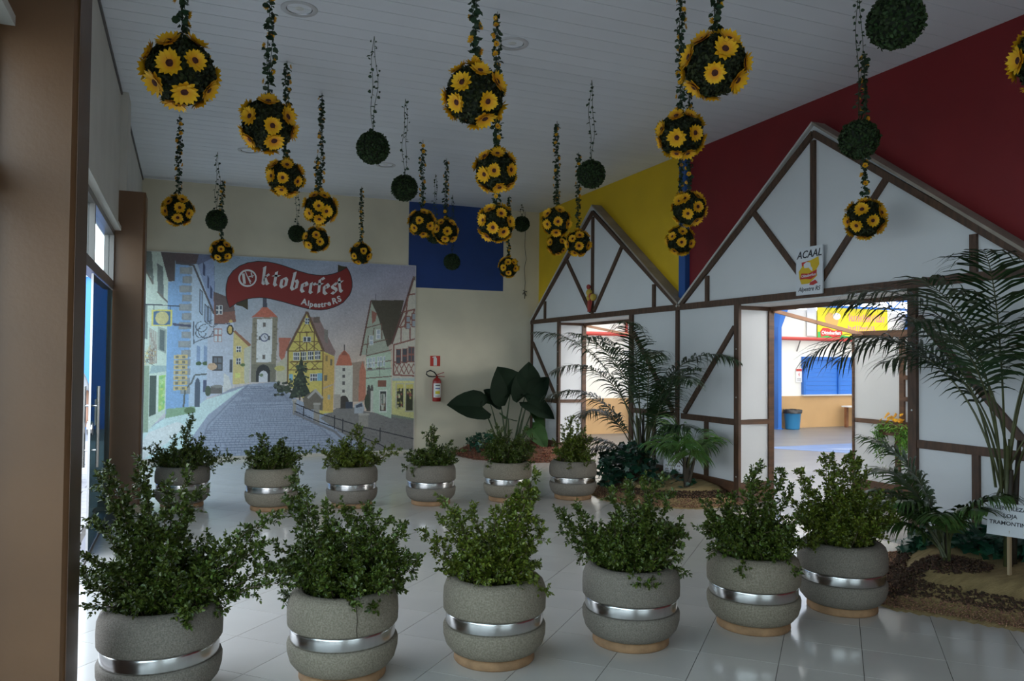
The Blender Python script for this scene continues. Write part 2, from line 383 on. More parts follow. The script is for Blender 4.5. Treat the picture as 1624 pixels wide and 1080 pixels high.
# ------------------------------------------------------------------ the two half-timbered house fronts
m_white = mat('white_panel', (0.70, 0.71, 0.73), 0.55, var=0.06, scale=1.1, bump=0.05, bscale=30)
m_beam = mat('dark_stained_timber', (0.095, 0.046, 0.024), 0.55, var=0.45, scale=5, stretch=(1, 6, 1), bump=0.2, bscale=30)
m_beam2 = mat('brown_stained_board', (0.13, 0.060, 0.030), 0.5, var=0.45, scale=3, stretch=(1, 1, 8), bump=0.2, bscale=30)
m_edge = mat('weathered_edge_board', (0.36, 0.30, 0.25), 0.7, var=0.3, scale=4)
m_rwhite = mat('off_white_edge_board', (0.55, 0.53, 0.50), 0.6, var=0.15, scale=4)
m_nail = mat('nail_head', (0.6, 0.6, 0.58), 0.35, metal=0.6)
HW, DW, ZB, ZA = 2.325, 1.17, 2.31, 4.00
def facade(c, label, flip_left):
    t = thing('half_timbered_facade', label, 'facade', (XF, c, 0), 'half-timbered house fronts')
    P = lambda mb, n, m: mb.build(n, m, t)
    x0, x1 = 0.012, 0.15
    for s in (1, -1):
        u0, u1 = sorted((s*DW, s*HW))
        P(MB().box(x0, x1-0.01, u0, u1, 0.0, 2.26), 'wall_panel', m_white)
    P(MB().prism([(-HW, 2.26), (HW, 2.26), (HW, ZB), (0, ZA), (-HW, ZB)], 'x', x0, x1-0.01), 'gable_panel', m_white)
    def beam(a, b, w=0.065, th=0.03, m=m_beam):
        mb = MB(); mb.bar((x0-th/2+0.002, a[0], a[1]), (x0-th/2+0.002, b[0], b[1]), w, th, (1, 0, 0)); return P(mb, 'beam', m)
    beam((-HW, 2.295), (HW, 2.295), 0.075, 0.036)
    beam((0, 2.333), (0, ZA-0.16), 0.06)
    for s in (1, -1):
        beam((s*0.90, 3.27), (s*0.06, 2.37), 0.06)
        beam((s*1.74, 2.333), (s*1.74, 2.64), 0.06)
        k = (ZA-ZB)/HW; off = 0.085
        beam((s*(HW-0.02), ZB+0.01-off*0.1), (0, ZA-off), 0.06, 0.034)
        beam((s*DW, 0.0), (s*DW, 2.258), 0.085, 0.036)
        if s*1 == -1 or c > 9: beam((s*(HW-0.032), 0.236), (s*(HW-0.032), 2.258), 0.06)
        a, b = sorted((s*(DW+0.043), s*(HW-0.064)))
        beam((a, 0.915), (b, 0.915), 0.07)
        if s == 1 and flip_left: beam((2.25, 1.92), (1.25, 0.955), 0.06)
        else: beam((s*1.225, 2.0), (s*2.20, 0.955), 0.06)
        beam((s*1.75, 0.236), (s*1.75, 0.879), 0.06)
        a, b = sorted((s*(DW+0.043), s*HW))
        P(MB().box(x0-0.028, x0+0.002, a, b, 0.0, 0.235), 'base_board', m_beam2)
        # board capping the slope of the gable
        p = MB(); q = [(s*(HW+0.03), ZB-0.015), (0, ZA+0.005), (0, ZA+0.032), (s*(HW+0.05), ZB+0.004)]
        p.prism(q, 'x', -0.025, x1-0.005); P(p, 'roof_edge', m_edge if s < 0 else m_rwhite)
        # lining of the passage
        yj = s*(DW+0.035); a, b = sorted((yj, yj-s*0.02))
        P(MB().box(x0, 0.50, a, b, 0.0, 2.245), 'jamb_panel', m_white)
        yy = yj-s*0.032
        P(MB().box(0.44, 0.512, yy-0.014, yy+0.014, 0.0, 2.245), 'jamb_post', m_beam2)
        P(MB().box(0.0, 0.45, yy-0.012, yy+0.012, 0.89, 0.945), 'jamb_rail', m_beam2)
        P(MB().box(0.0, 0.45, yy-0.012, yy+0.012, 0.0, 0.23), 'jamb_base', m_beam2)
        P(MB().box(0.0, 0.45, yy-0.012, yy+0.012, 2.20, 2.245), 'jamb_top', m_beam2)
        for z in (0.12, 0.3, 1.2, 1.75):
            P(MB().lathe([(0.0, 0.004), (0.007, 0.003), (0.009, 0)], 8), 'nail', m_nail).matrix_local = Matrix.Translation((x0-0.035, s*DW, z)) @ Matrix.Rotation(-PI/2, 4, 'Y')
    P(MB().box(x0, 0.50, -DW-0.03, DW+0.03, 2.245, 2.275), 'lintel_panel', m_white)
    P(MB().box(0.46, 0.512, -DW, DW, 2.20, 2.246), 'lintel_beam', m_beam2)
    return t
facade(10.755, 'white half-timbered house front beside the back corner, yellow wall above it', True)
facade(6.105, 'white half-timbered house front with the red wall above it', False)

# ------------------------------------------------------------------ the bright sports hall behind the house fronts
HX0, HX1, HY0, HY1, HZ = 6.30, 24.0, 1.0, 15.2, 5.4
m_hfloor = mat('polished_concrete', (0.18, 0.175, 0.17), 0.35, var=0.22, scale=0.7, stretch=(1, 3, 1))
m_hwall = mat('hall_white_paint', (0.78, 0.76, 0.70), 0.8, var=0.04, scale=2)
m_dado = mat('tan_dado_paint', (0.47, 0.29, 0.13), 0.6, var=0.06, scale=3)
m_steel = mat('hall_blue_steel', (0.02, 0.13, 0.47), 0.4)
m_pipe = mat('red_pipe_paint', (0.52, 0.06, 0.045), 0.4)
hf = struct(MB().box(XF+0.06, HX1, HY0, HY1, -0.12, -0.002).build('floor_hall', m_hfloor))
m_court = mat('blue_court_paint', (0.13, 0.21, 0.40), 0.4, var=0.2, scale=2)
MB().prism([(9.9, 11.9), (11.2, 10.3), (14.6, 8.2), (17, 8.2), (15.6, 10.2), (12.6, 11.9)], 'z', -0.002, 0.001).build('court_marking', m_court, hf)
MB().prism([(11.05, 11.3), (11.2, 11.2), (16.5, 8.9), (16.5, 9.0)], 'z', 0.001, 0.002).build('court_line', mat('white_court_line', (0.7,0.7,0.7), 0.5), hf)
ZT = 2.92
wh = struct(MB().box(HX0, HX1, HY1, HY1+0.2, -0.1, ZT).build('wall_hall_back', m_hwall))
MB().box(HX0, HX1, HY1-0.012, HY1+0.001, 0.0, 0.78).build('dado', m_dado, wh)
struct(MB().box(HX1, HX1+0.2, HY0, HY1+0.2, -0.1, HZ).build('wall_hall_right', m_hwall))
struct(MB().box(HX0, HX1, HY0-0.2, HY0, -0.1, HZ).build('wall_hall_front', m_hwall))
MB().box(6.27, 6.30, HY0, HY1+0.2, ZD, HZ).build('hall_side_plaster', m_hwall, wr)
for a, b in ((HY0, D2[0]), (D2[1], D1[0]), (D1[1], HY1+0.2)): MB().box(6.27, 6.30, a, b, -0.1, ZD).build('hall_side_plaster', m_hwall, wr)
ch = struct(MB().box(HX0, HX1, HY0-0.2, HY1+3, HZ, HZ+0.1).build('ceiling_hall', mat('grey_roof_sheet', (0.45,0.46,0.48), 0.6)))
m_sky = mat('translucent_roof_sheet', (0.9, 0.9, 0.9), 0.5, emit=((1.0, 1.0, 0.98), HALL_LIGHT))
for k, (x0, x1, y0, y1) in enumerate(((7.0, 9.2, 2.0, 14.6), (11.2, 13.4, 2.0, 14.6), (15.4, 17.6, 2.0, 14.6), (19.6, 21.8, 2.0, 14.6))):
    MB().box(x0, x1, y0, y1, HZ-0.02, HZ-0.001).build('skylight_sheet', m_sky, ch)
wfh = bpy.data.objects.new('window_10', None); COL.objects.link(wfh); struct(wfh)
m_daywin = mat('daylit_hall_glazing', (0.9, 0.9, 0.9), 0.5, emit=((1.0, 1.0, 0.98), HALL_WINDOW))
for k in range(5):
    MB().box(8.5+k*2.0, 10.4+k*2.0, HY0, HY0+0.02, 1.6, 3.6).build('frosted_pane', m_daywin, wfh)
    MB().box(10.4+k*2.0, 10.5+k*2.0, HY0, HY0+0.06, 1.55, 3.65).build('mullion', m_steel, wfh)
# steel frames with haunches against the far wall, and lattice under the roof
def steel_frame(x, label):
    t = thing('steel_column', label, 'column', (x, HY1-0.16, 0), 'blue steel hall columns')
    MB().box(-0.05, 0.05, -0.12, 0.10, 0, 2.45).build('post', m_steel, t)
    MB().prism([(-0.05, 2.45), (0.05, 2.45), (0.30, 3.0), (0.72, 3.7), (0.50, 3.7), (0.10, 3.05)], 'y', -0.12, 0.10).build('haunch', m_steel, t)
    MB().box(-0.09, 0.09, -0.13, 0.11, 0, 0.02).build('base_plate', m_steel, t)
    return t
steel_frame(9.22, 'blue steel column seen through the left doorway behind the palm')
steel_frame(13.14, 'blue steel column at the left edge of the right doorway')
steel_frame(17.5, 'blue steel column behind the palm fronds at the right doorway')
for k, (y, z, lab) in enumerate(((HY1-0.3, 3.0, 'blue roof truss running along the far hall wall'), (HY1-2.6, 2.98, 'blue roof truss nearer the doorways, under the hall roof'))):
    t = thing('roof_truss', lab, 'truss', (12, y, z), 'hall roof trusses')
    MB().box(-5.5, 11.5, -0.03, 0.03, -0.03, 0.03).build('chord', m_steel, t); MB().box(-5.5, 11.5, -0.03, 0.03, 0.45, 0.51).build('chord', m_steel, t)
    for i in range(28):
        a = -5.4+i*0.6; zz = (0, 0.48) if i % 2 else (0.48, 0)
        MB().bar((a, 0, zz[0]), (a+0.6, 0, zz[1]), 0.025, 0.025, (0,1,0)).build('lattice_rod', m_steel, t)
# water pipe along the wall
t = thing('wall_pipe', 'red pipe running along the white hall wall on brackets', 'pipe', (6.4, HY1-0.10, 2.2))
MB().tube([(0, 0, 0), (15, 0, -0.02)], 0.045, 10).build('pipe', m_pipe, t)
for x in (3.0, 7.5, 8.9, 10.5): MB().bar((x, 0.09, -0.32), (x, -0.03, -0.06), 0.02, 0.02).build('bracket', m_alu, t)
MB().tube([(2.62, 0.03, 0), (2.62, 0.03, 1.2)], 0.03, 8).build('riser', m_pipe, t)
# shuttered kiosk window
t = thing('shutter_window', 'blue framed kiosk window with two closed blue shutters', 'shutter', (14.05, HY1-0.02, 0.78))
m_shut = mat('blue_shutter_sheet', (0.03, 0.16, 0.56), 0.45, bump=0.0)
for a, b, c, d in ((0, 4.0, 0.90, 0.97), (0, 4.0, 0, 0.035)): MB().box(a, b, -0.06, 0.02, c, d).build('frame_rail', m_steel if c > 0.5 else m_alul, t)
for x in (0, 1.12, 2.5, 3.93): MB().box(x, x+0.07, -0.06, 0.02, 0.035, 0.90).build('frame_post', m_steel, t)
for a, b in ((0.07, 1.12), (1.19, 2.5), (2.57, 3.93)):
    sh = bpy.data.objects.new('shutter', None); COL.objects.link(sh); sh.parent = t
    for i in range(8):
        z = 0.035+i*0.108; MB().prism([(-0.019, z), (-0.018, z+0.003), (-0.016, z+0.106), (0.015, z+0.106), (0.015, z)], 'x', a, b).build('slat', m_shut, sh)
# yellow banner above the pipe
t = thing('wall_banner', 'yellow banner with red ribbon and pink lettering above the red pipe', 'banner', (14.52, HY1-0.05, 2.22))
BL, BHt = 2.35, 0.78
MB().box(0, BL, -0.01, 0.01, 0, BHt).build('sheet', mat('banner_yellow', (0.80, 0.68, 0.02), 0.6), t)
MB().prism([(0, 0), (BL, 0), (BL, 0.07), (1.6, 0.12), (1.1, 0.05), (0.7, 0.10), (0.12, 0.16), (0, 0.16)], 'y', -0.013, -0.010).build('green_print', mat('banner_green', (0.05, 0.45, 0.10), 0.6), t)
rb = [(0.10, 0.03), (0.08, 0.17), (0.16, 0.26), (0.32, 0.26), (0.52, 0.19), (0.70, 0.22), (0.78, 0.26), (0.80, 0.12), (0.72, 0.03), (0.5, 0.02), (0.3, 0.07)]
MB().prism(rb, 'y', -0.016, -0.013).build('ribbon_print', mat('banner_red', (0.62, 0.05, 0.04), 0.6), t)
m_pr_white = mat('print_white', (0.8, 0.8, 0.8), 0.6)
o = put('lettering', text_mesh('Oktoberfest', 0.125, m_pr_white, 0.001, 0.004), t); o.matrix_local = face_frame((0,-1,0), (0.43, -0.018, 0.135))
m_pink = mat('print_pink', (0.85, 0.30, 0.30), 0.6)
rg = random.Random(4)
for row, (xa, xb, za) in enumerate(((1.02, 2.22, 0.44), (0.98, 1.85, 0.15))):
    mb = MB(); x = xa
    while x < xb:
        hgt = 0.19 if rg.random() < 0.4 else 0.15; mb.prism([(x, za), (x+0.035, za), (x+0.045, za+hgt), (x+0.01, za+hgt)], 'y', -0.013, -0.010)
        if rg.random() < 0.7: zc = za+rg.choice((0.01, 0.07, 0.12)); mb.prism([(x+0.03, zc), (x+0.085, zc), (x+0.09, zc+0.03), (x+0.035, zc+0.03)], 'y', -0.013, -0.010)
        x += 0.078
    mb.build('illegible_lettering', m_pink, t)
MB().prism([(0.62+0.13*math.cos(a), 0.56+0.09*math.sin(a)) for a in [i*PI/6 for i in range(12)]], 'y', -0.013, -0.010).build('white_print', m_pr_white, t)
MB().prism([(0.30, 0.28), (0.60, 0.24), (0.68, 0.45), (0.52, 0.62), (0.34, 0.66), (0.22, 0.5)], 'y', -0.0125, -0.010).build('orange_print', mat('print_orange', (0.75, 0.42, 0.12), 0.6), t)
MB().box(-0.33, -0.04, -0.005, 0.02, 0.05, 0.75).build('side_board', mat('pale_side_board', (0.7,0.7,0.68), 0.6), t)
# warning notice, bin, bench
t = thing('wall_notice', 'small white notice with red heading left of the blue shutters', 'sign', (13.86, HY1-0.02, 1.12))
MB().box(0, 0.19, -0.004, 0.004, 0, 0.34).build('sheet', m_pr_white, t); MB().box(0.005, 0.185, -0.006, -0.004, 0.27, 0.33).build('heading', m_pipe, t)
MB().prism([(0.10, 0.24), (0.07, 0.17), (0.10, 0.175), (0.085, 0.11), (0.13, 0.19), (0.10, 0.185), (0.12, 0.24)], 'y', -0.006, -0.004).build('bolt_mark', m_pipe, t)
for z in (0.03, 0.06, 0.085): MB().box(0.03, 0.16, -0.006, -0.004, z, z+0.012).build('print_line', m_alu, t)
t = thing('waste_bin', 'round blue plastic waste bin lined with a dark bag against the tan wall', 'bin', (13.50, HY1-0.30, 0))
MB().lathe([(0.0, 0.0), (0.155, 0.0), (0.165, 0.02), (0.20, 0.42), (0.215, 0.43), (0.215, 0.46), (0.195, 0.46), (0.19, 0.40), (0.15, 0.03), (0.0, 0.03)], 28).build('body', mat('blue_bin_plastic', (0.03, 0.20, 0.42), 0.35), t, True)
rgb = random.Random(2); lg = MB(); pr = [(0.222, 0.385), (0.226, 0.47), (0.19, 0.475), (0.17, 0.40), (0.0, 0.36)]
lg.lathe(pr, 28); lg.v = [(x*(1+rgb.uniform(-0.03, 0.03)), y*(1+rgb.uniform(-0.03, 0.03)), z+rgb.uniform(-0.012, 0.006)) for x, y, z in lg.v]
lg.build('bag', mat('black_bag', (0.015, 0.015, 0.017), 0.3), t, True)
t = thing('side_table', 'low wooden table with a white top near the hall wall', 'table', (15.25, 14.55, 0))
MB().box(-0.05, 1.1, -0.05, 0.5, 0.50, 0.53).build('table_top', m_pr_white, t)
m_wood = mat('reddish_wood', (0.25, 0.10, 0.045), 0.5, var=0.3, scale=6)
for x in (0.0, 0.98):
    for y in (0.0, 0.39): MB().box(x, x+0.07, y, y+0.07, 0, 0.5).build('leg', m_wood, t)
MB().box(0.07, 0.98, 0.02, 0.05, 0.42, 0.5).build('apron', m_wood, t)

# free-standing white partition just inside the right passage, with a stay bar and a flower box
t = thing('timber_partition', 'white partition panel with brown timbers standing inside the right doorway', 'partition', (7.40, 5.3, 0))
for (a, b, c, d) in ((0, 1.82, 0.235, 1.90),): MB().box(0, 0.04, a, b, c, d).build('panel', m_white, t)
MB().box(-0.02, 0.06, 0.0, 1.83, 0.03, 0.235).build('base_board', m_beam2, t)
MB().box(-0.02, 0.0, 0.0, 1.80, 0.90, 0.95).build('rail', m_beam2, t)
MB().box(-0.02, 0.045, 0.0, 1.83, 1.90, 1.98).build('top_beam', m_beam2, t)
MB().box(-0.02, 0.06, 1.82, 1.845, 0.03, 1.98).build('end_post', m_beam2, t)
MB().box(-0.03, 0.0, 1.16, 1.22, 0.235, 0.88).build('post', m_beam2, t)
for y in (0.88, 1.10): MB().box(-0.03, 0.0, y, y+0.06, 0.95, 1.90).build('post', m_beam2, t)
for z in (1.18, 1.42, 1.66): MB().box(-0.03, 0.0, 0.94, 1.10, z, z+0.05).build('rung', m_beam2, t)
for y in (0.1, 1.7): MB().box(-0.15, 0.2, y, y+0.05, 0.0, 0.03).build('foot', m_beam2, t)
for a, b, lab in (((6.29, 7.24, 2.20), (7.42, 6.98, 1.93), 'thin timber stay bar across the top of the right doorway'), ((6.29, 11.89, 2.20), (7.6, 11.6, 1.95), 'thin timber stay bar across the top of the left doorway')):
    tag(MB().bar(a, b, 0.04, 0.04).build('stay_bar', mat('pale_brown_timber', (0.42, 0.22, 0.13), 0.6, var=0.2, scale=5)), lab, 'timber bar', 'stay bars')

# ------------------------------------------------------------------ outside the glass door
m_pave = mat('pale_pavers', (0.46, 0.43, 0.42), 0.8, var=0.15, scale=3)
og = struct(MB().box(-14, -0.86, -6, 26, -0.2, -0.035).build('ground_outside', mat('paver_joints', (0.2,0.19,0.18), 0.9)))
pv = MB().box(0.004, 0.496, 0.004, 0.246, -0.04, -0.02).mesh('paver', m_pave)
for i in range(4):
    for j in range(44): put('paver', pv, og, (-1.38-i*0.5-(0.25 if j % 2 else 0)+0.25, 6.0+j*0.25, 0))
t = thing('blue_building', 'blue painted building seen through the open glass door', 'building', (-4.0, 20.0, 0))
m_bl = mat('sky_blue_facade', (0.06, 0.25, 0.80), 0.6)
MB().box(-6, 3.6, 0, 0.3, -0.1, 3.4).build('wall', m_bl, t)
MB().box(-6.1, 3.7, -0.1, 0.4, 3.4, 3.55).build('coping', mat('pale_coping', (0.6,0.7,0.8), 0.6), t)
for x in (-4.5, -1.5):
    w = MB().box(x, x+1.2, -0.04, 0.0, 1.0, 2.2).build('window', m_alul, t); MB().box(x+0.08, x+1.12, -0.05, -0.04, 1.08, 2.12).build('pane', mat('dark_pane', (0.05,0.07,0.1), 0.1), w)
t = thing('boundary_wall', 'long pale garden wall outside the glass doors', 'wall', (-9.0, 8.0, 0))
MB().box(-0.15, 0.15, -13, 13, -0.1, 1.4).build('wall', mat('pale_green_wall', (0.42, 0.46, 0.40), 0.8, var=0.15, scale=2), t)
MB().box(-0.2, 0.2, -13, 13, 1.4, 1.46).build('coping', m_alul, t)
# ------------------------------------------------------------------ person standing outside, back half turned
def skin_mesh(name, pts, edges, root, m, parent, sub=2):
    me = bpy.data.meshes.new(name); me.from_pydata([p[:3] for p in pts], edges, [])
    o = bpy.data.objects.new(name, me); COL.objects.link(o); o.parent = parent
    sk = o.modifiers.new('skin', 'SKIN'); sk.use_smooth_shade = True
    for i, p in enumerate(pts):
        v = me.skin_vertices[0].data[i]; r = p[3]; v.radius = (r, p[4] if len(p) > 4 else r); v.use_root = (i == root)
    sb = o.modifiers.new('sub', 'SUBSURF'); sb.levels = sub; sb.render_levels = sub
    dg = bpy.context.evaluated_depsgraph_get(); me2 = bpy.data.meshes.new_from_object(o.evaluated_get(dg))
    o.modifiers.clear(); o.data = me2; me2.materials.clear(); me2.materials.append(m)
    me2.polygons.foreach_set('use_smooth', [True]*len(me2.polygons)); bpy.data.meshes.remove(me)
    return o
t = thing('person', 'person in a white shirt and dark blue trousers outside the glass door', 'person', (-1.42, 11.5, -0.02), rz=0.35)
m_skin = mat('skin', (0.42, 0.22, 0.14), 0.5); m_shirt = mat('white_shirt', (0.75, 0.76, 0.80), 0.8); m_jean = mat('dark_blue_denim', (0.03, 0.05, 0.14), 0.8, var=0.2, scale=30); m_hair = mat('dark_hair', (0.03, 0.02, 0.015), 0.5, bump=0.3, bscale=80)
bp = [(0,0,0.92,.13), (0,0.02,1.12,.125), (0,0.05,1.33,.13), (0,0.05,1.43,.06), (0,0.04,1.50,.055), (0,0.02,1.58,.085), (0,0.01,1.68,.085),
      (0.17,0.04,1.36,.055), (0.24,0.02,1.10,.045), (0.21,-0.14,0.90,.036), (0.20,-0.20,0.83,.03),
      (-0.17,0.04,1.36,.055), (-0.24,0.02,1.10,.045), (-0.20,-0.14,0.90,.036), (-0.19,-0.20,0.83,.03),
      (0.09,0,0.84,.09), (0.10,-0.02,0.47,.06), (0.10,0.02,0.09,.045), (0.11,-0.12,0.04,.035),
      (-0.09,0,0.84,.09), (-0.10,-0.02,0.47,.06), (-0.10,0.02,0.09,.045), (-0.11,-0.12,0.04,.035)]
be = [(0,1),(1,2),(2,3),(3,4),(4,5),(5,6),(2,7),(7,8),(8,9),(9,10),(2,11),(11,12),(12,13),(13,14),(0,15),(15,16),(16,17),(17,18),(0,19),(19,20),(20,21),(21,22)]
fz = len(bp)
for s, k in ((1, 10), (-1, 14)):
    w = bp[k]
    for j, (dx, ln) in enumerate(((-0.03,.075),(-0.01,.085),(0.01,.08),(0.03,.065))):
        bp.append((w[0]+dx, w[1]-0.05, w[2]-0.05, .010)); bp.append((w[0]+dx, w[1]-0.05-ln*0.4, w[2]-0.05-ln*0.8, .008)); be += [(k, len(bp)-2), (len(bp)-2, len(bp)-1)]
    bp.append((w[0]-s*0.045, w[1]-0.03, w[2]-0.035, .010)); be.append((k, len(bp)-1))
skin_mesh('body', bp, be, 0, m_skin, t)
sp_ = [(0,0,0.90,.155), (0,0.02,1.12,.155), (0,0.05,1.32,.155), (0,0.05,1.42,.085), (0.17,0.04,1.36,.078), (0.235,0.03,1.15,.07), (-0.17,0.04,1.36,.078), (-0.235,0.03,1.15,.07)]
skin_mesh('shirt', sp_, [(0,1),(1,2),(2,3),(2,4),(4,5),(2,6),(6,7)], 0, m_shirt, t)
tp = [(0,0,0.90,.15), (0.09,0,0.80,.11), (0.10,-0.02,0.47,.082), (0.10,0.02,0.10,.07), (-0.09,0,0.80,.11), (-0.10,-0.02,0.47,.082), (-0.10,0.02,0.10,.07)]
skin_mesh('trousers', tp, [(0,1),(1,2),(2,3),(0,4),(4,5),(5,6)], 0, m_jean, t)
skin_mesh('hair', [(0,0.045,1.58,.075), (0,0.035,1.70,.085), (0,-0.01,1.745,.06)], [(0,1),(1,2)], 0, m_hair, t)
for s in (1, -1):
    skin_mesh('shoe', [(s*0.10,0.05,0.05,.05), (s*0.105,-0.05,0.045,.048), (s*0.11,-0.15,0.035,.04)], [(0,1),(1,2)], 0, mat('dark_shoe', (0.04,0.04,0.05), 0.5), t, 1)
    MB().lathe([(0,-0.012),(0.01,-0.006),(0.012,0),(0.01,0.006),(0,0.012)], 10).build('eye', mat('eye_dark', (0.05,0.04,0.03), 0.2), t, loc=(s*0.032, -0.072, 1.615))
    MB().lathe([(0,-0.03),(0.012,-0.02),(0.014,0.01),(0,0.03)], 8).build('ear', m_skin, t, loc=(s*0.085, 0.01, 1.60))
MB().prism([(-0.076, 1.615), (-0.105, 1.572), (-0.074, 1.565)], 'x', -0.012, 0.012).build('nose', m_skin, t)
MB().box(-0.022, 0.022, -0.085, -0.075, 1.535, 1.543).build('mouth', mat('lips', (0.35,0.13,0.11), 0.5), t)

# ------------------------------------------------------------------ concrete planters with boxwood
m_conc = mat('exposed_aggregate_concrete', (0.25, 0.22, 0.178), 0.85, var=0.42, scale=150, bump=0.5, bscale=160)
m_conc2 = mat('weathered_aggregate_concrete', (0.29, 0.25, 0.19), 0.85, col2=(0.18, 0.155, 0.11), scale=120, bump=0.5, bscale=160)
m_foot = mat('sandy_foot_ring', (0.38, 0.22, 0.11), 0.8, var=0.3, scale=12, bump=0.3, bscale=90)
m_soil = mat('dark_soil', (0.035, 0.024, 0.016), 0.95, bump=0.6, bscale=50)
m_box = mat('boxwood_leaf', (0.060, 0.094, 0.013), 0.38, spec=0.45, island=0.55)
m_boxy = mat('young_boxwood_leaf', (0.092, 0.128, 0.014), 0.38, spec=0.45, island=0.5)
m_twig = mat('boxwood_twig', (0.10, 0.07, 0.04), 0.8)
pot_lo = MB().lathe([(0.0,0.045),(0.20,0.045),(0.235,0.062),(0.262,0.095),(0.275,0.14),(0.277,0.180),(0.273,0.192),(0.25,0.194)], 40)
pot_up = MB().lathe([(0.25,0.262),(0.268,0.264),(0.276,0.275),(0.278,0.33),(0.275,0.38),(0.262,0.415),(0.24,0.435),(0.21,0.44),(0.195,0.43),(0.19,0.40),(0.185,0.34)], 40)
lo_me = {k: pot_lo.mesh('lower_drum', m, True) for k, m in (('a', m_conc), ('b', m_conc2))}
up_me = {k: pot_up.mesh('upper_drum', m, True) for k, m in (('a', m_conc), ('b', m_conc2))}
band_me = MB().lathe([(0.24,0.190),(0.260,0.193),(0.262,0.20),(0.262,0.25),(0.260,0.264),(0.24,0.266)], 48).mesh('steel_band', m_chrome, True)
foot_me = MB().lathe([(0.0,0.0),(0.212,0.0),(0.218,0.008),(0.216,0.04),(0.205,0.05),(0.0,0.05)], 40).mesh('foot_ring', m_foot, True)
soil_me = MB().lathe([(0.188,0.395),(0.12,0.41),(0.0,0.415)], 24).mesh('soil', m_soil, True)
def boxwood(seed, tips, n_mass, Rm, Hm, leafL, par, z0, dense=1.0):
    """tips: (right, forward, up) targets of the long shoots; the mass is a dome of shorter shoots"""
    rg = np.random.default_rng(seed); st = MB(); LP, LD, LN, LL = [], [], [], []
    T = [(np.array([a*RX+b*FX, a*RY+b*FY, c*0.95]), 1.0) for a, b, c in tips]
    for _ in range(n_mass):
        az = rg.uniform(0, 2*PI); rr = Rm*math.sqrt(rg.uniform(0.05, 1)); hh = Hm*(1.0-0.55*(rr/Rm)**2)*rg.uniform(0.45, 1.0)
        T.append((np.array([rr*math.cos(az), rr*math.sin(az), hh]), 0.75))
    for _ in range(5):
        az = rg.uniform(0, 2*PI); T.append((np.array([0.29*math.cos(az), 0.29*math.sin(az), rg.uniform(-0.02, 0.08)]), 0.75))
    for tgt, k in T:
        s = np.array([tgt[0]*0.25+rg.normal(0, 0.03), tgt[1]*0.25+rg.normal(0, 0.03), -0.02])
        s[:2] *= min(1, 0.13/max(1e-6, math.hypot(s[0], s[1])))
        ctl = s*0.45+tgt*0.55+np.array([rg.normal(0, 0.03), rg.normal(0, 0.03), 0.04+0.10*tgt[2]])
        L = np.linalg.norm(tgt-s); n = max(6, int(L/0.035))
        tt = np.linspace(0, 1, n)[:, None]
        C = (1-tt)**2*s+2*tt*(1-tt)*ctl+tt**2*tgt + rg.normal(0, 0.004, (n, 3))
        st.tube([tuple(p) for p in C], [0.0045*(1-0.75*i/n) for i in range(n)], 3, False)
        for i in range(max(1, int(n*0.18)), n):
            f = i/(n-1); tan = unit(C[min(i+1, n-1)]-C[i-1])
            for q in range(2 if dense < 1 else 3):
                d = unit(tan*rg.uniform(0.35, 0.9)+unit(rg.normal(0, 1, 3))*0.85+np.array([0, 0, 0.15]))
                ln = rg.uniform(0.035, 0.095)*(1.15-0.6*f)*(1.1 if k == 1 else 1.0)
                m = int(ln/0.0125)+2
                for j in range(m):
                    p = C[i]+d*ln*(j+0.6)/m
                    for sgn in (1, -1):
                        sd = unit(np.cross(d, rg.normal(0, 1, 3)))*sgn
                        LP.append(p); LD.append(d*0.55+sd*0.8); LN.append(np.array([0, 0, 1.0])+rg.normal(0, 0.6, 3)); LL.append(leafL*rg.uniform(0.65, 1.15))
                LP.append(C[i]+d*ln); LD.append(d); LN.append(np.array([0, 0, 1.0])+rg.normal(0, 0.5, 3)); LL.append(leafL*0.9)
    # hanging sprays over the rim
    P = np.array(LP); D = np.array(LD); N = np.array(LN); Ls = np.array(LL)
    keep = (P[:, 2] > -0.03) | (np.hypot(P[:, 0], P[:, 1]) > 0.24); P, D, N, Ls = P[keep], D[keep], N[keep], Ls[keep]
    V, F = leaf_arrays(P, D, N, Ls, Ls*0.58)
    f1 = put('foliage', np_mesh('foliage', V, F, m_boxy if seed % 3 == 0 else m_box), par, (0, 0, z0)); stuff(f1)
    stuff(st.build('branches', m_twig, par, loc=(0, 0, z0)))
    return len(P)
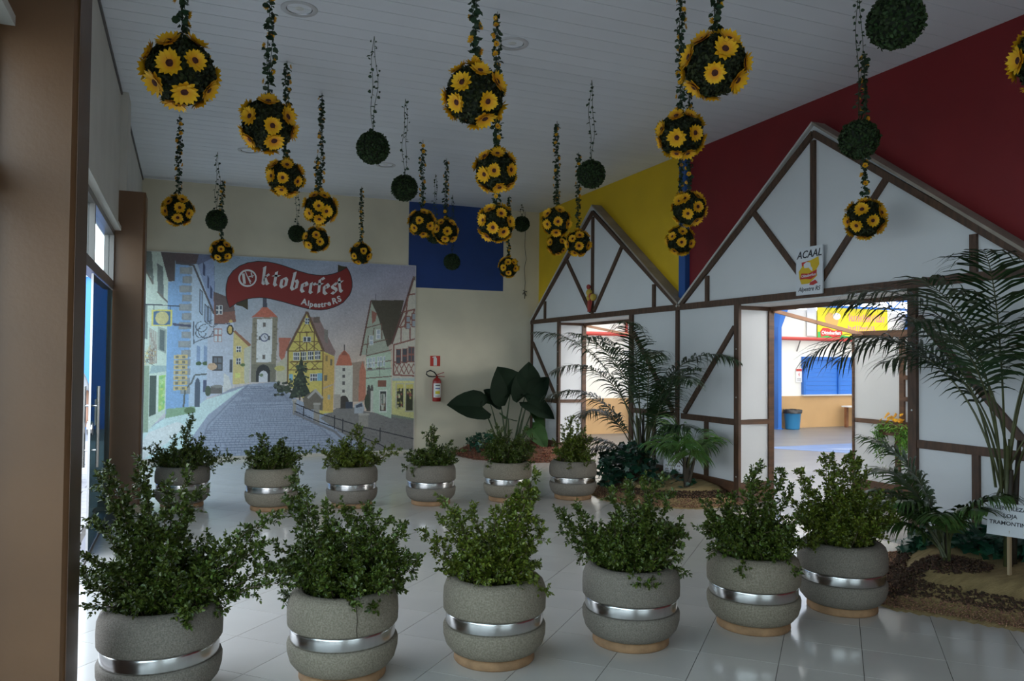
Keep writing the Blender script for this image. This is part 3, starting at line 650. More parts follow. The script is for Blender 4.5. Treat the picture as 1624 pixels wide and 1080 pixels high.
POTS = [  # x, y, concrete, label, tips(right, forward, up), mass n, radius, height
 (-0.09, 4.10, 'a', 'concrete planter with tall spreading boxwood, front row, beside the near brown pillar',
   [(-0.30,0,.66),(-0.22,.05,.55),(-0.33,0,.45),(-0.12,0,.66),(0.0,0.05,.62),(0.10,0,.66),(0.05,-.05,.5),(0.30,0,.33),(0.42,0,.42),(0.52,.05,.48),(0.50,-.05,.36),(0.40,0.1,.25),(0.54,0,.22),(-0.40,0,.28),(-0.36,-.05,.18),(-.15,.1,.72),(.12,.1,.58),(-.26,0,.72),(.62,0,.16)], 58, 0.30, 0.48),
 (0.76, 4.05, 'b', 'concrete planter with a cracked rim, second from the near pillar, bushy boxwood',
   [(-0.27,0.05,.62),(-0.30,0,.50),(-0.2,0,.52),(-0.10,0,.48),(0.0,0,.47),(0.1,.05,.45),(0.16,0,.42),(0.24,0,.40),(0.30,0,.36),(-0.34,0,.25),(0.34,0,.22),(0.38,0,.17),(-0.38,0,.16)], 72, 0.33, 0.38),
 (1.56, 3.98, 'b', 'stained concrete planter, boxwood with one tall shoot leaning right, middle of front row',
   [(0.20,0,.62),(0.17,0.02,.55),(0.22,0,.50),(0.10,0,.50),(0.15,0,.40),(0.2,.05,.35),(0.05,0,.45),(-0.28,0,.46),(-0.38,0,.28),(-0.30,0,.35),(-0.20,0,.38),(-0.12,0,.42),(-0.02,0,.40),(-0.33,0,.18),(0.25,0,.30),(-.28,0,.06)], 50, 0.25, 0.33),
 (2.38, 3.93, 'a', 'concrete planter, boxwood with a branch spreading left, fourth in front row',
   [(-0.42,0,.35),(-0.36,0,.30),(-0.32,0,.38),(-0.38,0,.22),(-0.12,0,.48),(-0.02,0,.52),(0.08,0,.54),(0.16,0,.56),(0.22,0,.45),(0.28,0,.30),(0.30,0,.22),(0.0,.1,.45),(0.05,-.1,.4)], 66, 0.30, 0.40),
 (3.22, 3.89, 'b', 'pale concrete planter, boxwood with tall central shoots, fifth in front row',
   [(-0.30,0,.36),(-0.26,0,.30),(-0.20,0,.38),(-0.12,0,.42),(-0.02,0,.55),(0.02,0,.60),(0.08,0,.46),(0.18,0,.55),(0.22,0,.45),(0.28,0,.28),(-0.32,0,.20),(0.05,.1,.45)], 62, 0.29, 0.36),
 (3.99, 3.95, 'a', 'dark concrete planter with dense upright boxwood at the right end of the front row',
   [(-0.28,0,.50),(-0.22,0,.46),(-0.12,0,.60),(-0.06,0,.62),(0.02,0,.58),(0.06,0,.63),(0.12,0,.60),(0.15,0,.50),(0.24,0,.36),(0.32,0,.30),(0.34,0,.22),(-0.30,0,.3)], 70, 0.31, 0.42),
 (-0.02, 9.19, 'a', 'concrete planter in the back row beside the far brown pillar, wide wispy boxwood',
   [(-0.38,0,.22),(-0.3,0,.28),(0.05,0,.55),(0.10,0,.60),(0.0,0,.45),(-0.1,0,.35),(0.2,0,.36),(0.35,0,.25),(0.5,0,.18),(0.55,0,.12),(0.25,0,.22)], 60, 0.33, 0.30),
 (0.86, 8.73, 'b', 'concrete planter in the back row, second from the far pillar, low rounded boxwood',
   [(-0.20,0,.42),(-0.1,0,.40),(0.1,0,.36),(0.30,0,.25),(0.40,0,.22),(-0.28,0,.2)], 56, 0.28, 0.34),
 (1.69, 8.61, 'a', 'concrete planter in the back row below the mural railing, pointed boxwood',
   [(0.05,0,.50),(0.08,0,.46),(0.0,0,.42),(-0.25,0,.32),(-0.42,0,.25),(-0.3,0,.18),(0.25,0,.32),(0.45,0,.25),(0.5,0,.22)], 56, 0.29, 0.33),
 (2.54, 8.46, 'a', 'concrete planter in the back row below the fire extinguisher, boxwood with a round tuft',
   [(-0.02,0,.45),(0.02,0,.42),(-0.08,0,.40),(0.05,0,.36),(0.2,0,.30),(0.25,0,.22),(-0.25,0,.18),(.33,0,.2)], 46, 0.27, 0.25),
 (3.43, 8.38, 'b', 'concrete planter in the back row in front of the elephant ear plant',
   [(-0.18,0,.42),(-0.1,0,.46),(0.0,0,.40),(0.2,0,.42),(0.28,0,.34),(-0.3,0,.25),(0.3,0,.2)], 62, 0.31, 0.36),
 (4.20, 8.24, 'a', 'concrete planter at the right end of the back row, by the left doorway',
   [(-0.06,0,.55),(0.0,0,.58),(0.06,0,.50),(-0.12,0,.45),(0.14,0,.42),(0.2,0,.32),(-0.22,0,.25)], 52, 0.24, 0.38),
]
for i, (x, y, k, lab, tips, nm, Rm, Hm) in enumerate(POTS):
    t = thing('potted_boxwood', lab, 'planter', (x, y, 0), 'concrete planters with boxwood', rz=0)
    pt = bpy.data.objects.new('planter', None); COL.objects.link(pt); pt.parent = t; pt.rotation_euler = (0, 0, i*1.3)
    put('upper_drum', up_me[k], pt); put('lower_drum', lo_me[k], pt); put('steel_band', band_me, pt); put('foot_ring', foot_me, pt)
    put('soil', soil_me, t)
    if i == 1:
        cr = [(0.15,0.439),(0.152,0.42),(0.149,0.39),(0.153,0.35),(0.150,0.31),(0.153,0.266)]
        a0 = -PI/2+0.12-YAW*0.2
        MB().tube([((0.2785 if z < 0.37 else 0.2775-0.035*((z-0.37)/0.07)**2)*math.cos(a0+(j%2)*0.012), (0.2785 if z < 0.37 else 0.2775-0.035*((z-0.37)/0.07)**2)*math.sin(a0+(j%2)*0.012), z) for j, (_, z) in enumerate(cr)], 0.0018, 4).build('crack', m_soil, t)
    boxwood(100+i, tips, nm, Rm, Hm, 0.0235 if i < 6 else 0.025, t, 0.39, 1.0 if i < 6 else 0.6)
# ------------------------------------------------------------------ planting beds
m_straw = mat('straw_covered_mound', (0.40, 0.29, 0.13), 0.95, col2=(0.25, 0.18, 0.075), scale=6, stretch=(1, 3, 1), bump=0.8, bscale=45)
m_bark = mat('bark_mulch', (0.065, 0.036, 0.018), 0.9, island=0.6)
m_barkred = mat('red_bark_mulch', (0.20, 0.075, 0.035), 0.9, island=0.5)
m_chip = mat('brown_gravel_chips', (0.27, 0.155, 0.085), 0.85, island=0.5)
m_ivy = mat('ivy_leaf', (0.014, 0.065, 0.036), 0.35, spec=0.5, island=0.5)
def inside(P, poly):
    x, y = P[:, 0], P[:, 1]; r = np.zeros(len(P), bool); n = len(poly)
    for i in range(n):
        (xa, ya), (xb, yb) = poly[i], poly[(i+1) % n]
        c = ((ya > y) != (yb > y)); r ^= c & (x < (xb-xa)*(y-ya)/(yb-ya+1e-12)+xa)
    return r
def edge_dist(P, line):
    d = np.full(len(P), 9.0)
    for (a, b) in zip(line[:-1], line[1:]):
        a, b = np.array(a), np.array(b); ab = b-a; t = np.clip(((P-a)@ab)/(ab@ab), 0, 1)
        d = np.minimum(d, np.linalg.norm(P-(a+t[:, None]*ab), axis=1))
    return d
def smooth_noise(P, s, seed):
    rg = np.random.default_rng(seed); v = np.zeros(len(P))
    for k in range(5):
        f = rg.normal(0, s, 2); v += np.sin(P@f+rg.uniform(0, 6))
    return v/5
class Bed:
    def __init__(b, poly, front, hmax, ramp, seed):
        b.poly, b.front, b.h, b.ramp, b.seed = poly, front, hmax, ramp, seed
    def z(b, P):
        d = edge_dist(P, b.front); t = np.clip((d-0.06)/b.ramp, 0, 1)
        return 0.012+b.h*(t*t*(3-2*t))*(1+0.28*smooth_noise(P, 5.0, b.seed))
    def sample(b, n, seed, dmin=0.0, dmax=9.0, extra=None):
        rg = np.random.default_rng(seed); A = np.array(b.poly); lo, hi = A.min(0), A.max(0); out = []
        P = rg.uniform(lo, hi, (n*12, 2)); P = P[inside(P, b.poly)]; d = edge_dist(P, b.front); P = P[(d >= dmin) & (d <= dmax)]
        if extra is not None: P = P[extra(P)]
        return P[:n]
    def mound(b, t, m):
        A = np.array(b.poly); lo, hi = A.min(0), A.max(0); st = 0.035
        nx, ny = int((hi[0]-lo[0])/st)+2, int((hi[1]-lo[1])/st)+2
        X, Y = np.meshgrid(lo[0]+np.arange(nx)*st, lo[1]+np.arange(ny)*st, indexing='ij'); P = np.stack([X.ravel(), Y.ravel()], 1)
        ins = inside(P, b.poly); Z = np.where(ins, b.z(P), -0.0)
        idx = np.arange(nx*ny).reshape(nx, ny); F = np.stack([idx[:-1,:-1], idx[1:,:-1], idx[1:,1:], idx[:-1,1:]], -1).reshape(-1, 4)
        F = F[ins[F].any(1)]; P[:, 0] = np.minimum(P[:, 0], XF-0.02)
        used, inv = np.unique(F, return_inverse=True)
        return put('mound', np_mesh('mound', np.c_[P, Z][used], inv.reshape(F.shape), m, True), t)
    def chips(b, t, name, m, n, seed, size, dmin=0, dmax=9, extra=None, flat=0.5):
        P = b.sample(n, seed, dmin, dmax, extra); rg = np.random.default_rng(seed+1); n = len(P)
        Z = b.z(P)+rg.uniform(0.0, size*0.5, n); c = np.c_[P, Z]
        D = unit(rg.normal(0, 1, (n, 3))*np.array([1, 1, flat])); N = unit(rg.normal(0, 0.5, (n, 3))+np.array([0, 0, 1.0])); N = unit(N-D*(N*D).sum(1, keepdims=True)); S = np.cross(D, N)
        L = (size*rg.uniform(0.5, 1.3, n))[:, None]; w = L*0.45; h = L*0.28
        V = np.stack([c+D*L/2, c+S*w/2, c-D*L/2, c-S*w/2, c+N*h, c-N*h], 1).reshape(-1, 3); q = (np.arange(n)*6)[:, None]
        F = np.concatenate([q+np.array(f) for f in ((0,1,4),(1,2,4),(2,3,4),(3,0,4),(1,0,5),(2,1,5),(3,2,5),(0,3,5))], 0)
        return stuff(put(name, np_mesh(name, V, F, m), t))
    def ivy(b, t, n, seed, size, dmin, extra, lift=0.06, m=None, name='ivy_leaves'):
        P = b.sample(n, seed, dmin, 9, extra); rg = np.random.default_rng(seed+3); n = len(P)
        c = np.c_[P, b.z(P)+rg.uniform(0.02, lift, n)]
        D = unit(rg.normal(0, 1, (n, 3))*np.array([1, 1, 0.4])+np.array([-0.3, -0.3, -0.15])); N = unit(rg.normal(0, 0.45, (n, 3))+np.array([-0.25, -0.25, 1.0]))
        N = unit(N-D*(N*D).sum(1, keepdims=True)); S = np.cross(D, N); L = (size*rg.uniform(0.6, 1.2, n))[:, None]
        # five-lobed ivy outline, two rings folded at the midrib
        out = [(0,0),(-.18,.42),(.22,.34),(.30,.62),(.62,.26),(1.0,0)]
        Vs = [c+D*L*a+S*L*w_*0.9-N*L*(0.12*a*a) for a, w_ in out]+[c+D*L*a-S*L*w_*0.9-N*L*(0.12*a*a) for a, w_ in out[1:-1]]
        V = np.stack(Vs, 1).reshape(-1, 3); q = (np.arange(n)*10)[:, None]
        tr = [(0,2,1),(0,4,2),(2,4,3),(0,5,4),(0,6,7),(0,7,9),(7,8,9),(0,9,5)]
        F = np.concatenate([q+np.array(f) for f in tr], 0)
        return stuff(put(name, np_mesh(name, V, F, m or m_ivy), t))

front2 = [(5.78,4.92),(5.30,4.90),(4.80,4.60),(4.45,4.25),(4.26,3.95),(4.30,3.76),(4.46,3.56),(4.58,3.36),(4.70,3.18),(4.95,2.7),(5.2,2.2),(5.78,1.9)]
B2 = Bed(front2, front2, 0.17, 0.5, 5)
t = thing('planting_bed', 'straw and bark planting bed with gravel edge before the right house front', 'planting bed', (0,0,0), 'planting beds')
B2.mound(t, m_straw)
B2.chips(t, 'gravel_edging', m_chip, 6500, 31, 0.020, 0.0, 0.24)
B2.chips(t, 'bark_mulch', m_bark, 2600, 32, 0.032, 0.20, 0.33)
B2.chips(t, 'bark_mulch', m_bark, 1800, 33, 0.034, 0.03, 1.2, lambda P: np.hypot((P[:,0]-5.02)/1.25, P[:,1]-3.98) < 0.24)
B2.chips(t, 'bark_mulch', m_bark, 1300, 34, 0.034, 0.12, 1.2, lambda P: np.hypot(P[:,0]-4.56, (P[:,1]-4.08)) < 0.22)
front1 = [(5.78,7.12),(5.5,7.12),(5.17,7.13),(4.88,7.3),(4.62,7.62),(4.45,7.92),(4.52,8.35),(4.80,8.75),(5.1,9.2),(5.4,9.5),(5.78,9.55)]
B1 = Bed(front1, front1, 0.15, 0.42, 8)
t = thing('planting_bed', 'straw planting bed with ivy and gravel edge between the two doorways', 'planting bed', (0,0,0), 'planting beds')
B1.mound(t, m_straw)
B1.chips(t, 'gravel_edging', m_chip, 4500, 41, 0.022, 0.0, 0.26)
B1.chips(t, 'bark_mulch', m_bark, 2200, 42, 0.032, 0.22, 0.33)
B1.chips(t, 'bark_mulch', m_bark, 1000, 43, 0.034, 0.2, 2, lambda P: np.hypot(P[:,0]-5.2, P[:,1]-8.25) < 0.25)
front3 = [(5.78,11.3),(5.4,11.15),(4.95,11.25),(4.55,11.55),(4.3,11.9),(4.2,12.4),(4.25,13.06),(5.78,13.06)]
B3 = Bed(front3, front3[:7], 0.12, 0.4, 9)
t = thing('planting_bed', 'red bark planting bed in the back corner', 'planting bed', (0,0,0), 'planting beds')
B3.mound(t, mat('red_bark_mound', (0.17, 0.07, 0.035), 0.95, var=0.4, scale=25, bump=0.8, bscale=60))
B3.chips(t, 'bark_mulch', m_barkred, 2500, 51, 0.035, 0.0, 9)

def ivy_thing(bed, label, n, seed, size, dmin, extra, lift=0.06, m=None):
    t = thing('ivy_groundcover', label, 'ivy', (0,0,0), 'low leafy plants in the beds'); return bed.ivy(t, n, seed, size, dmin, extra, lift, m)
ivy_thing(B1, 'dark ivy mounded round the foot of the palm between the doorways', 620, 61, 0.085, 0.05, lambda P: np.hypot(P[:,0]-5.05, (P[:,1]-8.75)/1.1) < 0.50, 0.42)
ivy_thing(B1, 'small patch of ivy below the fan palm', 90, 62, 0.06, 0.25, lambda P: np.hypot(P[:,0]-5.35, P[:,1]-7.95) < 0.30, 0.10)
ivy_thing(B2, 'dark ivy along the base of the right house front', 520, 63, 0.085, 0.22, lambda P: (P[:,0]-5.38)*0.75+(P[:,1]-4.25)*0.3 > -0.02, 0.16)
m_var = mat('pale_variegated_leaf', (0.30, 0.45, 0.30), 0.45, island=0.4)
ivy_thing(B2, 'pale variegated leaves at the right edge of the bed', 40, 65, 0.07, 0.2, lambda P: np.hypot(P[:,0]-5.02, P[:,1]-3.32) < 0.13, 0.10, m_var)
ivy_thing(B3, 'small dark leafy plants at the foot of the back wall', 120, 66, 0.09, 0.2, lambda P: np.hypot(P[:,0]-4.5, P[:,1]-12.4) < 0.32, 0.25)

# ------------------------------------------------------------------ palms
m_frond = mat('areca_leaflet', (0.016, 0.040, 0.012), 0.4, spec=0.5, island=0.35)
m_frond2 = mat('young_areca_leaflet', (0.045, 0.095, 0.022), 0.38, spec=0.5, island=0.35)
m_stemg = mat('palm_stem', (0.075, 0.085, 0.028), 0.5, var=0.4, scale=8)
m_stemd = mat('dark_palm_stem', (0.040, 0.030, 0.018), 0.6, var=0.4, scale=8)
def frond(name, base, az, e0, length, droop, seed, par, m, lf=0.34, bare=0.32, npair=42, r0=0.010, twist=0.0, xmax=5.74):
    """arching pinnate leaf; az 0 = away along +y, 90 = into the room (-x), 180 = towards -y"""
    rg = np.random.default_rng(seed); h = np.array([-math.sin(math.radians(az)), math.cos(math.radians(az)), 0.0]); n = 26; C = [np.array(base, float)]; T = []
    for i in range(n):
        f = (i+0.5)/n; e = math.radians(e0-droop*f**1.7); d = h*math.cos(e)+np.array([0, 0, math.sin(e)]); T.append(d); C.append(C[-1]+d*length/n)
    C = np.array(C); T = np.array(T+[T[-1]])
    mb = MB(); mb.tube([tuple(p) for p in C], [r0*(1-0.85*i/n) for i in range(n+1)], 5)
    mb.cur = 1
    side0 = np.cross(h, [0, 0, 1.0])
    for k in range(npair):
        f = bare+(1-bare)*(k+0.5)/npair; i = min(n-1, int(f*n)); p = C[i]+(C[i+1]-C[i])*(f*n-i); d = T[i]
        up_ = unit(np.cross(side0, d)); g = (f-bare)/(1-bare); Lf = lf*(0.45+1.1*g*(1-g)*2.2)*(0.6 if g > 0.93 else 1)
        for sg in (1, -1):
            s = side0*sg; dr = unit(d*(0.55+0.5*g)+s*0.85+up_*rg.uniform(0.15, 0.45)+rg.normal(0, 0.06, 3)); L = Lf*rg.uniform(0.85, 1.1)
            q = [p]; dd = dr.copy(); sn = 4
            for j in range(sn):
                dd = unit(dd+np.array([0, 0, -0.16-0.10*j])*(0.7+0.8*rg.random())); q.append(q[-1]+dd*L/sn)
            wd = 0.0115*(0.7+0.5*rg.random()); wv = unit(np.cross(dr, up_)); b = len(mb.v); ws = [0.35, 1.0, 0.9, 0.55, 0.05]
            for j in range(sn+1): mb.v.append(tuple(q[j]+wv*wd*ws[j])); mb.v.append(tuple(q[j]-wv*wd*ws[j]))
            for j in range(sn): mb.f.append((b+2*j, b+2*j+1, b+2*j+3, b+2*j+2)); mb.mi.append(1)
    mb.v = [(min(v[0], xmax+0.02*math.tanh((v[0]-xmax)*3)) if v[0] > xmax else v[0], v[1], v[2]) for v in mb.v]
    return mb.build(name, [m_stemg, m], par)
def areca(label, base, fronds, seed, m=None, stems=5, sh=0.5, stemr=0.02, lf=0.34, spread=0.10, bare=0.32, npair=42):
    t = thing('areca_palm', label, 'palm', base, 'palms in the beds'); rg = random.Random(seed)
    for i in range(stems):
        a = rg.uniform(0, 6.28); r = spread*rg.uniform(0.2, 1)
        o = MB().tube([(r*0.6*math.cos(a), r*0.6*math.sin(a), -0.03), (r*0.8*math.cos(a), r*0.8*math.sin(a), sh*0.5), (r*1.3*math.cos(a), r*1.3*math.sin(a), sh*rg.uniform(0.9, 1.2))], [stemr*1.2, stemr, stemr*0.6], 8).build('stem', m_stemd if i % 2 else m_stemg, t, True)
    for i, (az, e0, ln, dr, z) in enumerate(fronds):
        a = rg.uniform(0, 6.28); r = spread*0.7*rg.random()
        frond('frond', (r*math.cos(a), r*math.sin(a), z), az, e0, ln, dr, seed*100+i, t, m or m_frond, lf=lf, xmax=5.74-base[0], bare=bare, npair=npair)
    return t
areca('feathery areca palm between the two doorways', (5.28, 8.45, 0.10), [
  (25, 72, 2.15, 105, 0.3), (40, 66, 1.75, 100, 0.25), (5, 80, 2.3, 88, 0.3), (60, 78, 2.2, 80, 0.35), (150, 78, 2.15, 105, 0.35), (170, 70, 1.9, 95, 0.3),
  (185, 76, 1.7, 75, 0.25), (165, 62, 1.4, 60, 0.3), (100, 82, 2.1, 80, 0.3), (140, 84, 2.35, 90, 0.3), (12, 60, 1.5, 100, 0.2), (200, 80, 2.2, 110, 0.3),
  (50, 55, 1.1, 110, 0.1), (30, 45, 1.0, 100, 0.1), (178, 55, 1.2, 70, 0.2)], 3, stems=7, sh=0.75, lf=0.36)
areca('tall areca palm at the right edge of the photo behind the card', (5.38, 3.82, 0.12), [
  (10, 80, 2.0, 128, 0.6), (20, 78, 2.2, 128, 0.55), (2, 84, 1.7, 112, 0.5), (40, 84, 1.9, 85, 0.6), (160, 84, 2.1, 100, 0.6), (150, 78, 2.0, 95, 0.6),
  (120, 84, 2.1, 80, 0.6), (185, 74, 1.9, 100, 0.6), (100, 78, 1.8, 90, 0.6), (12, 84, 2.2, 95, 0.6), (175, 68, 1.6, 85, 0.5), (95, 86, 1.9, 70, 0.5)], 5, stems=4, sh=0.8, stemr=0.022, lf=0.46, spread=0.10, bare=0.42, npair=30)
areca('young areca palm in front of the card on the straw mound', (5.02, 4.0, 0.13), [
  (20, 70, 0.78, 100, 0.1), (45, 66, 0.70, 95, 0.1), (0, 74, 0.95, 95, 0.1), (80, 76, 0.7, 100, 0.1), (120, 76, 0.6, 95, 0.1), (165, 76, 0.62, 85, 0.1), (195, 78, 0.7, 80, 0.1), (25, 82, 1.05, 70, 0.1), (10, 60, 0.7, 80, 0.1), (60, 55, 0.55, 70, 0.08)],
  9, m=m_frond2, stems=6, sh=0.35, stemr=0.010, lf=0.26, spread=0.06)
# fan palm with drooping ribbons
t = thing('fan_palm', 'small green fan palm with drooping leaf ribbons beside the right doorway', 'palm', (5.42, 7.72, 0.08), 'palms in the beds')
rg = np.random.default_rng(77)
m_fan = mat('fan_palm_leaf', (0.055, 0.13, 0.025), 0.4, island=0.35)
for i in range(5): MB().tube([(0,0,0), (rg.normal(0,.03), rg.normal(0,.03), 0.40)], [0.03, 0.018], 6).build('stem', m_stemd, t)
for k, (az, el, pl_) in enumerate(((20, 50, 0.42), (70, 42, 0.40), (130, 55, 0.45), (175, 62, 0.48), (100, 75, 0.5), (200, 50, 0.45), (45, 70, 0.48), (155, 38, 0.38))):
    h = np.array([-math.sin(math.radians(az)), math.cos(math.radians(az)), 0]); e = math.radians(el); d = h*math.cos(e)+np.array([0,0,math.sin(e)]); c = np.array([0,0,0.30])+d*pl_*0.7; sd = np.cross(h, [0,0,1.0])
    mb = MB(); mb.tube([(0,0,0.25), tuple(c)], [0.008, 0.005], 5); mb.cur = 1
    for j in range(26):
        a = math.radians(-115+230*j/25); dd = unit(d*math.cos(a)+sd*math.sin(a)); q = [c]; L = 0.40*(0.75+0.25*math.cos(a))*rg.uniform(0.85, 1.1)
        for s in range(5): dd = unit(dd+np.array([0,0,-0.10-0.13*s])); q.append(q[-1]+dd*L/5)
        wv = unit(np.cross(dd, unit(np.cross(sd, d)))+1e-6); b = len(mb.v)
        for s, w in enumerate((0.004, 0.013, 0.014, 0.011, 0.006, 0.001)): mb.v += [tuple(q[s]+wv*w), tuple(q[s]-wv*w)]
        for s in range(5): mb.f.append((b+2*s, b+2*s+1, b+2*s+3, b+2*s+2)); mb.mi.append(1)
    mb.v = [(min(v[0], 0.33), v[1], max(v[2], 0.03)) for v in mb.v]
    mb.build('fan_leaf', [m_stemg, m_fan], t)

# ------------------------------------------------------------------ elephant ear plant in the back corner
m_ear = mat('elephant_ear_leaf', (0.010, 0.022, 0.011), 0.7, spec=0.12, var=0.3, scale=6)
m_ear2 = mat('lighter_elephant_ear_leaf', (0.022, 0.06, 0.013), 0.65, spec=0.15, var=0.3, scale=6)
m_pet = mat('elephant_ear_stalk', (0.05, 0.075, 0.025), 0.5)
t = thing('elephant_ear_plant', 'large dark elephant ear plant in the back corner', 'plant', (5.05, 12.35, 0.1))
HEART = [(0,0),(.05,.16),(-.10,.26),(-.17,.20),(-.24,.24),(-.16,.40),(.02,.50),(.25,.52),(.5,.44),(.72,.30),(.88,.15),(1.0,0)]
def big_leaf(tip_dir, c, L, nrm, m, base, wid=1.0):
    c = np.array(c); d = unit(np.array(tip_dir, float)); nv = np.array(nrm, float); nv = unit(nv-d*(nv@d)); s = np.cross(d, nv); V, F = [], []
    m2 = len(HEART)
    for sg in (1, -1):
        for r in range(5):
            k = r/4
            for i, (a, w) in enumerate(HEART):
                ax = a*k if a < 0 else a
                V.append(c+d*L*(a*(1-0.15*(1-k)) if a > 0 else a*k)+s*sg*L*w*k*wid+nv*L*(0.16*w*k+0.02*math.sin(9*a)*k-0.12*a*a))
        b = (0 if sg == 1 else 5*m2)
        for r in range(4):
            for i in range(m2-1):
                q = (b+r*m2+i, b+r*m2+i+1, b+(r+1)*m2+i+1, b+(r+1)*m2+i); F.append(q if sg == 1 else q[::-1])
    V = [tuple(v) for v in V]; mb = MB(); mb.add(V, F)
    lf = mb.build('leaf', m, t, True)
    mid = (np.array(base)+c)/2+np.array([0, 0, 0.12])
    pts = [tuple((1-u)**2*np.array(base)+2*u*(1-u)*mid+u*u*c) for u in np.linspace(0, 1, 8)]
    MB().tube(pts, [0.020*(1-0.6*u) for u in np.linspace(0, 1, 8)], 6).build('leaf_stalk', m_pet, t, True)
# offsets from the plant foot: right along +x, depth -y towards the room
for tip, c, L, nrm, m, base, wd in (
  ((-1,-0.1,0.12), (-0.50,-0.10,0.72), 0.62, (0,-0.85,0.5), m_ear, (-0.15,0,0), 0.85),
  ((-0.9,0,0.25), (-0.30,0.05,0.76), 0.55, (0.1,-0.5,0.85), m_ear2, (-0.12,0,0), 0.4),
  ((-0.45,-0.2,0.8), (0.02,-0.05,0.92), 0.54, (-0.2,-1,0.25), m_ear, (-0.05,0.05,0), 1.25),
  ((0.1,-0.15,1), (0.30,-0.05,0.90), 0.58, (0.1,-1,0.15), m_ear, (0.12,0.02,0), 1.05),
  ((0.75,-0.2,0.75), (0.38,-0.05,0.88), 0.48, (0.3,-0.9,0.4), m_ear, (0.15,0.02,0), 0.85),
  ((0.8,-0.3,-0.45), (0.30,-0.15,0.80), 0.55, (0.35,-0.8,0.55), m_ear, (0.15,-0.05,0), 0.95),
  ((0.35,-0.4,-0.8), (0.40,-0.15,0.66), 0.45, (0.3,-0.9,0.1), m_ear2, (0.2,-0.05,0), 0.55),
  ((-0.3,-0.5,0.1), (-0.05,-0.15,0.52), 0.36, (0,-0.6,0.8), m_ear2, (0,-0.05,0), 0.9),
  ((0.35,-0.5,-0.6), (0.30,-0.35,0.36), 0.42, (0.1,-0.9,0.5), m_ear2, (0.15,-0.1,0), 0.9),
  ((-0.6,0.1,0.5), (-0.1,0.1,0.78), 0.36, (-0.1,-0.9,0.5), m_ear, (0,0.05,0), 0.9)):
    big_leaf(tip, c, L, nrm, m, base, wd)
# ------------------------------------------------------------------ hanging balls
m_ballleaf = mat('topiary_leaf', (0.022, 0.029, 0.009), 0.6, spec=0.25, island=0.55)
m_ballleaf2 = mat('plain_topiary_leaf', (0.022, 0.045, 0.013), 0.6, spec=0.25, island=0.5)
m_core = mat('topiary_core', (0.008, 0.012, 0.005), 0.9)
m_petal = mat('sunflower_petal', (1, 1, 1), 0.6, attr='Col', spec=0.3)
m_disc = mat('sunflower_disc', (0.055, 0.008, 0.006), 0.8, bump=0.5, bscale=150)
m_vine = mat('garland_leaf', (0.016, 0.045, 0.016), 0.5, island=0.4)
def ball_mesh(r, n, size, seed, m):
    rg = np.random.default_rng(seed); i = np.arange(n)+0.5; ph = np.arccos(1-2*i/n); th = PI*(1+5**0.5)*i
    N = np.stack([np.cos(th)*np.sin(ph), np.sin(th)*np.sin(ph), np.cos(ph)], 1); D = unit(np.cross(N, rg.normal(0, 1, (n, 3)))+N*0.55)
    V, F = leaf_arrays(N*(r-0.008)+rg.normal(0, 0.003, (n, 3)), D, N+rg.normal(0, 0.35, (n, 3)), np.full(n, size)*rg.uniform(0.7, 1.2, n), np.full(n, size*0.75))
    return np_mesh('topiary_leaves', V, F, m)
BALL_S = [ball_mesh(0.150, 1500, 0.024, k, m_ballleaf) for k in (1, 2)]
BALL_P = [ball_mesh(0.132, 1300, 0.022, k, m_ballleaf2) for k in (3, 4)]
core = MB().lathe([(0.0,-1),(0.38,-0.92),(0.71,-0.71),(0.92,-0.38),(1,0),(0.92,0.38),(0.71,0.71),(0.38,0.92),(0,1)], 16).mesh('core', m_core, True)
def sunflower_mesh(R, n, seed, orange):
    rg = np.random.default_rng(seed); V, F, Cc = [], [], []
    ye = np.array([0.80, 0.46, 0.012]); orr = np.array([0.62, 0.16, 0.010])
    for lay in range(2):
        for k in range(n):
            a = 2*PI*(k+0.5*lay)/n+rg.normal(0, 0.06); L = R*(1.0-0.12*lay)*rg.uniform(0.9, 1.08); w = R*0.20; cz = 0.004+0.004*lay; lift = R*rg.uniform(0.12, 0.34)+lay*R*0.12
            dr = np.array([math.cos(a), math.sin(a), 0]); sd = np.array([-dr[1], dr[0], 0]); b = len(V)
            for f, ww, cm in ((0.22, 0.35, 0.9), (0.5, 0.95, 0.55), (0.78, 0.8, 0.12), (1.0, 0.05, 0.0)):
                for sg in (1, -1): V.append(dr*L*f+sd*sg*w*ww+np.array([0, 0, cz+lift*f*f])); Cc.append([*(ye*(1-cm*orange)+orr*cm*orange), 1])
            for q in range(3): F.append((b+2*q, b+2*q+1, b+2*q+3, b+2*q+2))
    return np_mesh('sunflower', np.array(V), np.array(F), m_petal, colors=np.array(Cc))
FLW = [sunflower_mesh(0.062, 13, 5, 0.75), sunflower_mesh(0.060, 14, 6, 1.0), sunflower_mesh(0.066, 12, 7, 0.6)]
FSM = [sunflower_mesh(0.026, 10, 8, 0.8), sunflower_mesh(0.022, 9, 9, 0.5)]
disc_me = MB().lathe([(0.022,0.002),(0.021,0.008),(0.014,0.013),(0.0,0.014)], 12).mesh('flower_disc', m_disc, True)
